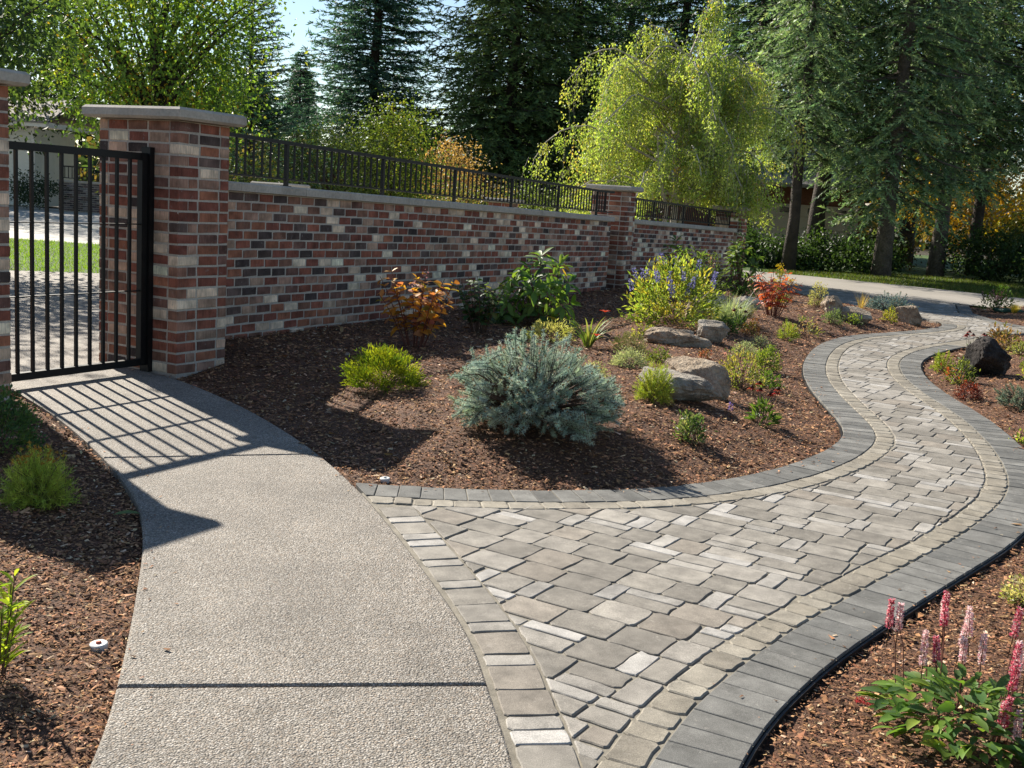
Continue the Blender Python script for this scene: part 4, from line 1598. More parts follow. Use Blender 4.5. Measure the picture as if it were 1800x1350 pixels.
def white_house():
    o = (-19.4, 43.0, 0)
    root = thing('house', 'pale clapboard house corner with open eaves seen beyond the gate', 'house', o)
    part_box('wall', 'siding', root, -2.1, 2.0, 1.5, 5.0, 4.0, 3.0)
    me = None
    for k in range(20):
        V, Fc = box(0, 0, 0, 5.03, .03, .135)
        V[:, 1] -= np.where(V[:, 2] < 0, .018, 0)
        if me is None:
            mb = MB()
            mb.add(V, Fc)
            me = mb.mesh('board')
            me.materials.append(MATS['siding'])
        link('board', me, root, (-2.1, -.008, .1 + k * .148))
    part_box('corner_trim', 'trim_white', root, .42, -.02, 1.5, .11, .09, 3.0)
    part_box('fascia', 'trim_white', root, -1.9, -.75, 3.12, 6.3, .05, .18)
    part_box('fascia', 'trim_white', root, 1.22, 1.8, 3.12, .05, 5.2, .18)
    me = None
    for k in range(11):
        if me is None:
            mb = MB()
            V, Fc = box(0, 0, 0, .09, .74, .13)
            mb.add(V, Fc)
            me = mb.mesh('rafter_tail')
            me.materials.append(MATS['trim_white'])
        link('rafter_tail', me, root, (-4.8 + k * .57, -.36, 3.07))
    mb = MB()
    mb.add([(-5.1, -.85, 3.16), (1.35, -.85, 3.16), (1.35, 2.0, 4.2), (-5.1, 2.0, 4.2), (1.35, 4.85, 3.16), (-5.1, 4.85, 3.16), (-5.1, -.85, 3.24), (1.35, -.85, 3.24), (1.35, 2.0, 4.29), (-5.1, 2.0, 4.29), (1.35, 4.85, 3.24), (-5.1, 4.85, 3.24)],
           [np.array([[0, 1, 2, 3], [3, 2, 4, 5], [6, 7, 8, 9], [9, 8, 10, 11], [0, 1, 7, 6], [5, 4, 10, 11]])])
    mb.build('roof', 'roof_shingle', root)


def brick_house():
    o = (11.2, 46.0, 0)
    root = thing('house', 'brick house with beige garage door behind the spruce trunks', 'house', o)
    rz = math.radians(-9)
    root.rotation_euler = (0, 0, rz)
    pbr('far_brick', (.20, .085, .05), noises=((40, .6, 1.4),), bump=None, rand=False)
    part_box('wall', 'far_brick', root, -2.2, 3.2, 1.45, 9.8, 6.0, 2.9)
    d = part_box('garage_door', 'garage_door', root, .15, .17, 1.02, 4.5, .06, 2.04)
    for r in range(4):
        for q in range(4):
            part_box('panel', 'garage_door', d, -1.54 + q * 1.13 , .125, .27 + r * .5, 1.02, .03, .42, ch=.012)
    for q in range(4):
        part_box('window', 'dark_glass', d, -1.54 + q * 1.13, .10, 1.80, .42, .02, .22)
    for x in (-2.18, 2.48):
        part_box('door_trim', 'garage_door', root, x, .14, 1.05, .14, .1, 2.1)
    part_box('lintel', 'far_brick', root, .15, .15, 2.27, 5.2, .12, .34)
    mb = MB()
    mb.add([(-7.8, -.55, 2.86), (3.4, -.55, 2.86), (2.2, 3.2, 5.2), (-6.6, 3.2, 5.2), (3.4, 6.9, 2.86), (-7.8, 6.9, 2.86), (-7.8, -.55, 2.72), (3.4, -.55, 2.72), (3.4, 6.9, 2.72), (-7.8, 6.9, 2.72)],
           [np.array([[0, 1, 2, 3], [4, 5, 3, 2], [6, 7, 1, 0], [7, 8, 4, 1], [9, 6, 0, 5]]), np.array([[1, 4, 2], [5, 0, 3]])])
    mb.build('roof', 'roof_shingle', root)


def far_wall():
    o = (-16.9, 41.0, 0)
    root = thing('far_garden_wall', 'distant grey brick wall topped by a railing, seen through the gate', 'wall', o)
    part_box('mortar_core', 'mortar', root, 3.2, .16, .5, 7.0, .22, 1.1)
    jb = MB()
    cols = [(.06, .05, .055), (.10, .07, .065), (.19, .17, .165), (.15, .12, .115), (.22, .20, .19)]
    for k in range(13):
        for x, w in split_run(7.0, k % 2):
            V, Fc = brick_geo(w - .02, .07, BH - .02, k)
            jb.add(V + np.array([x + w / 2 - .3, .02, (k + .5) * BH]), Fc, jitter(cols, 1, .15)[0])
    jb.build('brick_field', 'brick_joined', root, kind='stuff')
    part_box('coping_stone', 'coping', root, 3.2, .16, 1.085, 7.05, .34, .07)
    part_box('top_rail', 'iron', root, 3.2, .16, 1.62, 7.0, .05, .05)
    part_box('bottom_rail', 'iron', root, 3.2, .16, 1.2, 7.0, .03, .03)
    mb = MB()
    V, Fc = box(0, 0, 0, .025, .025, .42)
    mb.add(V, Fc)
    me = mb.mesh('baluster')
    me.materials.append(MATS['iron'])
    for k in range(52):
        link('baluster', me, root, (-.25 + k * .135, .16, 1.41))


white_house()
brick_house()
far_wall()
broadleaf('house_shrub', 'dark clipped shrub against the pale house beyond the gate', (-17.9, 40.4, 0), 1.3, .85, .6, .65, 60, 40, .09, [(.03, .055, .03), (.05, .075, .04)], None, .04, 'twig', .16, cat='shrub', limbs=8)
# brick piers of the inner court, seen over the coping
for (x, y, lb) in ((-3.55, 16.4, 'low brick pier behind the wall next to the gate pillar'), (-.30, 22.5, 'low brick pier behind the middle of the railing')):
    brick_pillar('court_pier', lb, np.array([x, y]), T2, .46, .46, 17, 0.02, joined=True)


def grass_patch(poly, n, hgt, label, cols):
    lo, hi = np.min(poly, 0), np.max(poly, 0)
    Q = rng.uniform(lo, hi, (n * 3, 2))
    Q = Q[inside(Q, np.array(poly))][:n]
    k = len(Q)
    mb = MB()
    D = np.c_[rng.normal(0, .45, (k, 2)), np.ones(k)]
    inst(mb, TRI, np.c_[Q, np.full(k, -.02)], D, rand_dirs(k), hgt * rng.uniform(.6, 1.3, k), hgt * .22, jitter(cols, k, .2))
    tag(mb.build('grass', 'leaf', kind='stuff'), label, 'grass')


grass_patch([(-3.92, 16.9), (-4.05, 17.5), (-7.2, 22.6), (-11.5, 22.8), (-13, 17), (-7.5, 15.4)], 26000, .055, 'bright mown lawn seen through the gate', [(.16, .28, .03), (.20, .33, .04), (.12, .22, .03)])
grass_patch([(6.6, 30.2), (6.4, 29.6), (7.45, 29.12), (8.78, 28.07), (10.02, 27.02), (11.5, 25.17), (14, 23.2), (16.5, 30.5), (11.5, 33.5)], 26000, .075, 'strip of lawn along the far side of the road', [(.06, .10, .018), (.085, .13, .022), (.10, .10, .03), (.045, .075, .016)])

# ------------------------------------------------------------------ garden plants
def zat(x, y):
    """mulch height at a point of any bed"""
    q = np.array([[x, y]])
    if inside(q, MAIN_BED)[0]:
        return main_z(x, y)
    if inside(q, RIGHT_BED)[0]:
        return float(bed_height(q, right_hard, .04)[0])
    if inside(q, LEFT_BED)[0]:
        return float(bed_height(q, left_hard, .03)[0])
    return 0.02


def plant(name, label, cat, x, y, group=None):
    return thing(name, label, cat, (x, y, zat(x, y)), group)


def dome(n, w, h, lo=.12, squash=1.0):
    """points on / in a dome of width w and height h; returns points and outward directions"""
    d = rand_dirs(n)
    d[:, 2] = np.abs(d[:, 2])
    r = rng.uniform(.62, 1.03, n) ** .8
    P = d * r[:, None] * np.array([w / 2, w / 2 * squash, h])
    P[:, 2] = np.maximum(P[:, 2], lo * h * rng.random(n))
    return P, d


def stems(root, tips, rad, mat='twig', base_r=.03, bend=.15, nseg=5, name='stems'):
    mb = MB()
    for t in tips:
        a = np.array([*(rng.normal(0, base_r, 2)), -.02])
        u = np.linspace(0, 1, nseg)[:, None]
        mid = a * .5 + t * .5 + np.array([0, 0, bend * np.linalg.norm(t)])
        pts = a * (1 - u) ** 2 + 2 * mid * u * (1 - u) + t * u ** 2
        V, Fc = tube(pts, np.linspace(rad, rad * .5, nseg), 4, cap=False)
        mb.add(V, Fc)
    return mb.build(name, mat, root)


def leafy(name, label, cat, x, y, w, h, n, leaf, cols, wgt=None, ratio=.5, mat='leaf', stem='twig', squash=1.0, nst=22, tmpl=LEAF4, upward=.35, clump=None, group=None):
    root = plant(name, label, cat, x, y, group)
    k = clump or max(12, n // 14)
    C, d = dome(k, w * .94, h * .96, squash=squash)
    stems(root, C[:nst], .0035, stem)
    ix = rng.integers(0, k, n)
    P = C[ix] + rng.normal(0, leaf * .8, (n, 3))
    P[:, 2] = np.clip(P[:, 2], .01, h * 1.05)
    D = d[ix] + rng.normal(0, .6, (n, 3)) + np.array([0, 0, upward])
    Nn = d[ix] * .5 + rng.normal(0, .5, (n, 3)) + np.array([0, 0, .8])
    col = np.repeat(jitter(cols, k, .1, wgt), 1, axis=0)[ix] * (1 + rng.normal(0, .16, (n, 1)))
    mb = MB()
    inst(mb, tmpl, P, D, Nn, leaf * rng.uniform(.7, 1.25, n), leaf * ratio * rng.uniform(.8, 1.2, n), np.clip(col, .004, .85))
    mb.build('foliage', mat, root)
    return root


def blades_geo(mb, base, tipdir, L, Wd, cols, arch, seg=4):
    """arching strap blades: base (n,3), horizontal direction tipdir (n,2)"""
    n = len(base)
    u = np.linspace(0, 1, seg + 1)
    hd = np.c_[norm(tipdir), np.zeros(n)]
    sd = np.stack([-hd[:, 1], hd[:, 0], np.zeros(n)], 1)
    ang = np.linspace(0, 1, seg + 1)[None] * arch[:, None]
    start = rng.uniform(.05, .45, n)[:, None]
    th = start + ang
    dl = (L / seg)[:, None]
    hx = np.concatenate([np.zeros((n, 1)), np.cumsum(np.sin(th[:, :-1]) * dl, 1)], 1)
    hz = np.concatenate([np.zeros((n, 1)), np.cumsum(np.cos(th[:, :-1]) * dl, 1)], 1)
    C = base[:, None] + hd[:, None] * hx[..., None] + np.array([0, 0, 1.0]) * hz[..., None]
    wid = (1 - u ** 2.2 * .92)[None] * (.55 + .45 * np.minimum(u * 4, 1))[None] * Wd[:, None] / 2
    A = C + sd[:, None] * wid[..., None]
    B = C - sd[:, None] * wid[..., None]
    V = np.stack([A, B], 2).reshape(n, -1, 3)
    q = np.arange(seg) * 2
    F = np.stack([q, q + 1, q + 3, q + 2], 1)
    F = (F[None] + (np.arange(n) * (2 * (seg + 1)))[:, None, None]).reshape(-1, 4)
    mb.add(V.reshape(-1, 3), [F], np.repeat(cols, 2 * (seg + 1), axis=0))


def grass_tuft(name, label, x, y, w, h, n, width, cols, arch=(.4, 1.6), cat='grass', mat='leaf', spread=.12, group=None):
    root = plant(name, label, cat, x, y, group)
    mb = MB()
    a = rng.uniform(0, 6.28, n)
    r = np.sqrt(rng.random(n)) * w * spread
    base = np.c_[np.cos(a) * r, np.sin(a) * r, np.full(n, -.01)]
    a2 = a + rng.normal(0, .5, n)
    blades_geo(mb, base, np.c_[np.cos(a2), np.sin(a2)], rng.uniform(.55, 1.15, n) * max(h, w * .55), width * rng.uniform(.7, 1.3, n), jitter(cols, n, .15), rng.uniform(*arch, n))
    mb.build('foliage', mat, root)
    return root


def feathery(name, label, x, y, w, h, n, cols, fine=.0028, cat='perennial', group=None, flower=None):
    """soft threadleaf mound: thin stems, each with whorls of thread leaves"""
    root = plant(name, label, cat, x, y, group)
    k = n // 26
    C, d = dome(k, w, h, .05)
    stems(root, C[::2], .0015, 'twig', base_r=w * .12, bend=.2, nseg=4)
    B = np.c_[C[:, :2] * .25, np.zeros(k)]
    ix = np.repeat(np.arange(k), 26)
    u = .25 + .75 * rng.random(len(ix)) ** .7
    P = B[ix] * (1 - u)[:, None] + C[ix] * u[:, None] + np.c_[np.zeros((len(ix), 2)), .25 * h * u * (1 - u)]
    D = norm(C[ix] - B[ix]) * .8 + rng.normal(0, .65, (len(ix), 3)) + np.array([0, 0, .25])
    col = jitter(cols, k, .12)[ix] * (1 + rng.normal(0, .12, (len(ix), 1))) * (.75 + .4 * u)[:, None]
    mb = MB()
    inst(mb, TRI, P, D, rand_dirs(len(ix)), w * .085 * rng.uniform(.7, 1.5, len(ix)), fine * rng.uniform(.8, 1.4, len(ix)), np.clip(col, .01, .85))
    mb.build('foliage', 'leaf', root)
    if flower is not None:
        q = np.argsort(-C[:, 2])[:flower[0]]
        P = C[q] + np.array([0, 0, .012]) + rng.normal(0, .006, (len(q), 3))
        fm = MB()
        for _ in range(7):
            inst(fm, LEAF4, P, rand_dirs(len(q)) + np.array([0, 0, .6]), rand_dirs(len(q)), .012, .008, jitter(flower[1], len(q), .15))
        fm.build('flowers', 'petal', root)
    return root


def needle_globe(name, label, x, y, w, h, shoots, cols, need=.02, nw=.0022, per=110, sl=(.10, .2), flat=.0, cat='conifer', spikes=0, squash=1.0):
    """dwarf blue spruce: radial shoots, each a bottle brush of needles with a tan bud"""
    root = plant(name, label, cat, x, y)
    d = rand_dirs(shoots)
    d[:, 2] = np.where(d[:, 2] < -.5, -d[:, 2] * .5, d[:, 2])
    low = rng.random(shoots) < .30
    d[:, 2] = np.where(low, rng.uniform(-.42, .15, shoots), d[:, 2])
    d = norm(d)
    lump = 1 + .16 * np.sin(4.3 * d[:, 0] + 2 + x) * np.sin(3.7 * d[:, 1] + 1) + .09 * np.sin(9 * d[:, 0] + 5 * d[:, 2]) + rng.normal(0, .09, shoots)
    cz = h * .36
    R = np.array([w / 2, w / 2 * squash, h * .64])
    tip = d / (np.abs(d) ** 2.4).sum(1, keepdims=True) ** (1 / 2.4) * lump[:, None] * R * .95 + np.array([0, 0, cz])
    tip[:, 2] = np.maximum(tip[:, 2], rng.uniform(.012, .07, shoots) * h / .58)
    L = rng.uniform(*sl, shoots)
    dr = norm(d * np.array([1, 1, .8]) + rng.normal(0, .30, (shoots, 3)) + np.array([0, 0, .10 + flat]))
    if spikes:
        q = np.argsort(-d[:, 2] + rng.normal(0, .2, shoots))[:spikes]
        dr[q] = norm(np.c_[d[q, :2] * .45, np.ones(len(q))])
        L[q] *= rng.uniform(1.1, 1.6, len(q))
        tip[q, 2] += L[q] * .35
    bm = MB()
    for k in range(shoots):
        a = tip[k] - dr[k] * L[k] * 1.1
        V, Fc = tube(np.array([a, tip[k]]), [.003, .0018], 4, cap=False)
        bm.add(V, Fc)
        if k % 3 == 0:
            V, Fc = tube(np.array([[0, 0, cz * .3], (a + np.array([0, 0, cz * .3])) * .5 + np.array([0, 0, .02]), a]), [.011, .008, .0045], 4, cap=False)
            bm.add(V, Fc)
    bm.build('branches', 'twig', root)
    ix = np.repeat(np.arange(shoots), per)
    u = rng.random(len(ix)) ** .85
    P = tip[ix] - dr[ix] * ((1 - u) * L[ix])[:, None]
    D = dr[ix] * .42 + rand_dirs(len(ix)) * .95
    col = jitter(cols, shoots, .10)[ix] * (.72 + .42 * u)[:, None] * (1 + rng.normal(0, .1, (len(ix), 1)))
    mb = MB()
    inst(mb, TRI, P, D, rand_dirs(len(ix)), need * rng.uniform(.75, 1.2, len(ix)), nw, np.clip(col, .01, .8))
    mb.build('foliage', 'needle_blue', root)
    nb = MB()
    for _ in range(5):
        inst(nb, LEAF4, tip, dr + rng.normal(0, .5, (shoots, 3)), rand_dirs(shoots), need * .55, need * .36, jitter([(.30, .19, .09), (.24, .15, .075)], shoots, .15))
    nb.build('buds', 'needle_blue', root)
    return root


def leaf_pieces(root, P, D, Nn, L, Wd, cols, name='leaf', tmpl=OVAL, mat='leaf_piece'):
    """each leaf an object of its own; alike leaves share a mesh"""
    ms = leaf_pieces.cache.get((name, mat))
    if ms is None:
        ms = []
        for k in range(4):
            tv = tmpl[0].copy()
            tv[:, 2] = tv[:, 2] * rng.uniform(.4, 1.6) + .10 * rng.normal() * tv[:, 0] ** 2
            tv[:, 1] *= rng.uniform(.85, 1.15)
            mb = MB()
            mb.add(tv, tmpl[1])
            me = mb.mesh(name)
            me.materials.append(MATS[mat])
            me.polygons.foreach_set('use_smooth', np.ones(len(me.polygons), bool))
            ms.append(me)
        leaf_pieces.cache[(name, mat)] = ms
    D = norm(D)
    Sd = norm(np.cross(Nn, D))
    U = np.cross(D, Sd)
    for k in range(len(P)):
        o = bpy.data.objects.new(name, ms[k % 4])
        COL.objects.link(o)
        o.parent = root
        M_ = Matrix.Identity(4)
        for r in range(3):
            M_[r][0], M_[r][1], M_[r][2], M_[r][3] = D[k, r] * L[k], Sd[k, r] * Wd[k], U[k, r] * L[k], P[k, r]
        o.matrix_local = M_
        o.color = (*np.clip(cols[k], .004, .9), 1)


leaf_pieces.cache = {}


def whorl_shrub(name, label, x, y, w, h, whorls, per, leaf, cols, wgt=None, ratio=.32, pieces=True, squash=.8, yellow=0):
    """rhododendron: leaves in rosettes at the branch ends"""
    root = plant(name, label, 'shrub', x, y)
    C, d = dome(whorls, w * .86, h * .92, .18, squash)
    stems(root, C, .006, 'twig', base_r=w * .07, bend=.05)
    n = whorls * per
    ix = np.repeat(np.arange(whorls), per)
    ax = norm(d * np.array([1, 1, .6]) + np.array([0, 0, .75]) + rng.normal(0, .2, (whorls, 3)))
    ref = norm(np.cross(ax, rand_dirs(whorls)))
    ref2 = np.cross(ax, ref)
    ph = np.tile(np.arange(per) * 2 * np.pi / per, whorls) + rng.normal(0, .25, n)
    el = rng.uniform(-.35, .75, n)
    rad = ref[ix] * np.cos(ph)[:, None] + ref2[ix] * np.sin(ph)[:, None]
    D = rad * np.cos(el)[:, None] + ax[ix] * np.sin(el)[:, None]
    Nn = ax[ix] * np.cos(el)[:, None] - rad * np.sin(el)[:, None]
    P = C[ix] + D * leaf * .12 - ax[ix] * rng.uniform(0, .05, n)[:, None]
    col = jitter(cols, whorls, .12, wgt)[ix] * (1 + rng.normal(0, .13, (n, 1)))
    if yellow:
        q = rng.choice(n, yellow, replace=False)
        col[q] = (.42, .28, .03)
    L = leaf * rng.uniform(.75, 1.2, n)
    if pieces:
        leaf_pieces(root, P, D, Nn, L, L * ratio * rng.uniform(.85, 1.2, n), col)
    else:
        mb = MB()
        inst(mb, OVAL, P, D, Nn, L, L * ratio, np.clip(col, .004, .8))
        mb.build('foliage', 'leaf', root)
    return root


def coneflower(name, label, x, y, w, h, heads, cols, leafcol, group=None, nl=60, head=.032):
    root = plant(name, label, 'flower', x, y, group)
    a = rng.uniform(0, 6.28, heads)
    r = np.sqrt(rng.random(heads)) * w * .45
    tips = np.c_[np.cos(a) * r, np.sin(a) * r, h * rng.uniform(.72, 1.0, heads)]
    stems(root, tips, .0022, 'twig', base_r=w * .08, bend=.03)
    for t in tips:
        ax = norm(np.array([rng.normal(0, .2), rng.normal(0, .2), 1]))
        fm = MB()
        n = 13
        ph = np.arange(n) * 2 * np.pi / n
        rd = np.c_[np.cos(ph), np.sin(ph), np.full(n, -.38)]
        inst(fm, LEAF4, np.tile(t, (n, 1)), rd, np.tile([0, 0, 1.0], (n, 1)) + rd * .3, head * rng.uniform(.85, 1.1, n), head * .42, jitter(cols, n, .12))
        fl = fm.build('flower', 'petal', root)
        cm = MB()
        V, Fc = tube(np.array([t - ax * .002, t + ax * head * .25, t + ax * head * .48]), [head * .42, head * .38, head * .12], 8)
        cm.add(V, Fc, (.07, .018, .01))
        cm.build('cone', 'petal', fl)
    P, d = dome(nl, w * .85, h * .62)
    mb = MB()
    inst(mb, LEAF4, P * np.array([.7, .7, .8]), d + rng.normal(0, .4, (nl, 3)) + np.array([0, 0, .2]), rand_dirs(nl) + np.array([0, 0, 1.2]), .07 * rng.uniform(.6, 1.2, nl), .022 * rng.uniform(.7, 1.2, nl), jitter(leafcol, nl, .15))
    mb.build('foliage', 'leaf', root)
    return root


def rock(name, label, x, y, w, h, dpt, rot, mat, seed, lump=.16, flat=.0, sink=.25, facets=5):
    """field stone: subdivided cube pushed to a rounded block, cut by a few planes and roughened"""
    r = np.random.default_rng(seed)
    n = 40
    th, ph = np.meshgrid(np.linspace(0, 2 * np.pi, n * 2, endpoint=False), np.linspace(.02, np.pi - .02, n))
    D = np.stack([np.cos(th) * np.sin(ph), np.sin(th) * np.sin(ph), np.cos(ph)], -1).reshape(-1, 3)
    P = D / (np.abs(D) ** 2.6).sum(1, keepdims=True) ** (1 / 2.6)
    for _ in range(facets + 9):
        nn = norm(r.normal(size=3) * np.array([1, 1, .8]))
        lim = r.uniform(.55, .9)
        ex = np.clip(P @ nn - lim, 0, None)
        P -= nn * ex[:, None] * .985
    s_ = np.zeros(len(P))
    for fq, am in ((1.6, .45), (3.5, .32), (8, .22), (18, .15), (34, .09)):
        k = r.normal(0, fq, (3, 3))
        o = r.uniform(0, 6, 3)
        s_ += am * np.sin(P @ k + o).prod(1) * 1.6 + am * .5 * np.sin(P @ k[::-1] + o[::-1]).mean(1)
    s_ += .10 * np.sign(np.sin(P @ r.normal(0, 1.2, 3) * 3 + P[:, 2] * 9))
    P = P * (1 + lump * s_)[:, None]
    P *= np.array([w / 2, dpt / 2, h * .5 / (1 - sink)]) * 1.06
    c, s2 = math.cos(rot), math.sin(rot)
    P = np.c_[P[:, 0] * c - P[:, 1] * s2, P[:, 0] * s2 + P[:, 1] * c, P[:, 2] + h * .5 / (1 - sink) * (1 - 2 * sink)]
    m2 = n * 2
    i = (np.arange(n - 1)[:, None] * m2 + np.arange(m2)[None]).ravel()
    j = (np.arange(n - 1)[:, None] * m2 + (np.arange(m2)[None] + 1) % m2).ravel()
    mb = MB()
    mb.add(P, [np.stack([i, i + m2, j + m2, j], 1), np.arange(m2)[None], (np.arange(m2) + (n - 1) * m2)[None, ::-1]])
    o = mb.build(name, mat, loc=(x, y, zat(x, y)))
    return tag(o, label, 'rock')


# rocks of the main bed
rock('rock', 'long tan boulder with a shaded hollow, at the foot of the blue flowered shrub', 1.62, 10.86, .64, .17, .30, -.25, 'rock_tan', 3)
rock('rock', 'rounded pale boulder touching the end of the long tan boulder', 2.02, 11.42, .40, .20, .34, .4, 'rock_grey', 5, .1)
rock('rock', 'big grey angular rock behind the feathery yellow green mound', 1.15, 7.66, .60, .215, .34, -.55, 'rock_grey', 8, .14)
rock('rock', 'tan slanting rock leaning behind the big angular one', 1.34, 8.10, .62, .24, .22, -.85, 'rock_tan', 9, .12)
rock('rock', 'tan rock in front of the far dwarf blue spruce', 4.48, 15.62, .34, .26, .36, .2, 'rock_tan', 12)
rock('rock', 'low flat tan rock beside the tan grass', 4.80, 15.55, .50, .19, .34, -.15, 'rock_tan', 14, .08)
rock('rock', 'rounded tan rock at the tip of the bed by the paver drive', 5.84, 16.30, .46, .25, .36, -.3, 'rock_tan', 17, .1)
rock('rock', 'grey rock half hidden behind the blue oat grass', 2.50, 14.30, .52, .26, .40, .2, 'rock_grey', 21)
rock('rock', 'small upright tan rock beside the blue oat grass', 2.22, 13.55, .24, .26, .26, .0, 'rock_tan', 22)
rock('rock', 'grey rock in shade left of the red leaved bush', 3.30, 15.9, .42, .20, .30, .1, 'rock_grey', 24)
rock('boulder', 'dark rough boulder in the bed inside the far bend of the path', 4.72, 11.02, .54, .36, .46, .1, 'rock_dark', 31, .12)

YG = [(.26, .32, .05), (.32, .36, .06), (.20, .27, .045)]
DKG = [(.035, .075, .022), (.055, .105, .028), (.028, .058, .022)]
MIDG = [(.075, .135, .03), (.10, .165, .035), (.055, .105, .028)]
SILV = [(.30, .34, .26), (.36, .40, .32), (.24, .29, .21)]
BLUEG = [(.26, .32, .25), (.32, .38, .30), (.20, .26, .20)]

needle_globe('dwarf_spruce', 'large dwarf blue spruce, a spiky blue grey mound in the middle of the bed', .14, 6.38, .92, .48, 760, [(.38, .48, .41), (.46, .56, .48), (.31, .41, .34), (.42, .49, .36)], .023, .0034, 170, (.10, .19), spikes=24, squash=.95)
needle_globe('dwarf_spruce', 'small low blue spruce at the far end of the bed by the drive', 6.02, 17.9, .74, .32, 240, [(.18, .26, .24), (.22, .30, .28)], .034, .007, 70, (.10, .18), flat=.3, spikes=8)
leafy('thread_cypress', 'golden green thread cypress mound in the wall shade', 'conifer', -.88, 7.42, .56, .25, 5600, .030, [(.22, .28, .02), (.30, .33, .025), (.13, .21, .022), (.09, .16, .025)], [.34, .26, .24, .16], .16, upward=.6, clump=150)

# hydrangea with turning leaves: single leaves
def opposite_shrub(name, label, x, y, w, h, nst, pairs, leaf, cols, wgt, stem, squash=.7, flowers=0):
    root = plant(name, label, 'shrub', x, y)
    tips = []
    P, D, Nn, tt = [], [], [], []
    mb = MB()
    for k in range(nst):
        a = 2.4 * k + rng.normal(0, .3)
        r = w * .5 * math.sqrt((k + .5) / nst) * rng.uniform(.8, 1.05)
        tip = np.array([math.cos(a) * r, math.sin(a) * r * squash, h * rng.uniform(.66, 1.0) * (1 - .22 * (r / (w * .5)) ** 2)])
        b = np.array([*(tip[:2] * .22), -.02])
        u = np.linspace(0, 1, 6)[:, None]
        mid = b * .45 + tip * .55 + np.array([0, 0, .12 * h])
        pts = b * (1 - u) ** 2 + 2 * mid * u * (1 - u) + tip * u ** 2
        V, Fc = tube(pts, np.linspace(.005, .0025, 6), 4, cap=False)
        mb.add(V, Fc)
        tips.append(tip)
        ax = norm(tip - b)
        for q in range(pairs):
            f = .22 + .78 * (q + rng.random() * .4) / pairs
            p = b * (1 - f) ** 2 + 2 * mid * f * (1 - f) + tip * f ** 2
            ph = q * 1.57 + k
            sd = norm(np.cross(ax, [math.cos(ph), math.sin(ph), .1]))
            for sg in (-1, 1):
                P.append(p)
                D.append(sd * sg + ax * .25 + rng.normal(0, .22, 3) + np.array([0, 0, -.05]))
                Nn.append(ax + rng.normal(0, .3, 3))
                tt.append(f)
    mb.build('stems', stem, root)
    P, D, Nn, tt = np.array(P), np.array(D), np.array(Nn), np.array(tt)
    n = len(P)
    col = jitter(cols, n, .14, wgt)
    L = leaf * rng.uniform(.7, 1.2, n) * (1.15 - .4 * tt)
    leaf_pieces(root, P, D, Nn, L, L * .58, col, 'leaf')
    if flowers:
        for t in tips[:flowers]:
            fm = MB()
            q = t + rng.normal(0, .022, (26, 3)) + np.array([0, 0, .03])
            inst(fm, LEAF4, q, rand_dirs(26), rand_dirs(26), .018, .015, jitter([(.45, .26, .25), (.36, .17, .18), (.42, .33, .3)], 26, .15))
            fm.build('flower_head', 'petal', root)
    return root


opposite_shrub('hydrangea', 'hydrangea with orange and copper leaves in front of the brick wall', -.86, 9.42, .86, .76, 19, 7, .105, [(.50, .24, .045), (.58, .32, .06), (.38, .16, .06), (.30, .24, .045), (.42, .15, .09)], [.32, .22, .2, .14, .12], 'red_twig', flowers=2)
opposite_shrub('hydrangea', 'dark green hydrangea between the copper one and the rhododendron', -.36, 10.75, .68, .60, 21, 7, .085, [(.055, .11, .045), (.08, .14, .048), (.14, .15, .045)], [.45, .38, .17], 'twig')
whorl_shrub('rhododendron', 'largest glossy rhododendron against the long brick wall', .22, 11.72, 1.08, .93, 42, 7, .165, [(.09, .17, .042), (.14, .24, .05), (.19, .30, .06), (.065, .125, .04)], None, yellow=7)
whorl_shrub('rhododendron', 'low dark rhododendron sprig between hydrangea and the largest rhododendron', -.22, 11.75, .42, .36, 7, 7, .12, [(.03, .07, .024), (.05, .095, .03)], None, yellow=3)
whorl_shrub('rhododendron', 'rhododendron behind the blue flowered shrub in front of the shorter wall', 2.62, 17.6, .92, 1.05, 40, 7, .135, [(.08, .15, .045), (.12, .20, .055), (.16, .24, .07)], None, pieces=False)
whorl_shrub('rhododendron', 'dark tall rhododendron at the road end of the wall', 3.72, 18.45, .78, 1.12, 44, 7, .135, [(.05, .10, .032), (.085, .15, .04), (.13, .19, .05)], None, pieces=False)
leafy('wall_shrub', 'pinkish flowered shrub squeezed between the two far rhododendrons', 'shrub', 3.05, 17.9, .62, .72, 700, .05, [(.06, .10, .035), (.09, .13, .045), (.30, .20, .19)], [.5, .38, .12])
leafy('euphorbia', 'pale variegated low mound behind the big blue spruce', 'perennial', .34, 10.38, .42, .18, 900, .040, [(.34, .36, .14), (.26, .29, .12), (.42, .42, .22)], None, .22, clump=26, upward=.5)


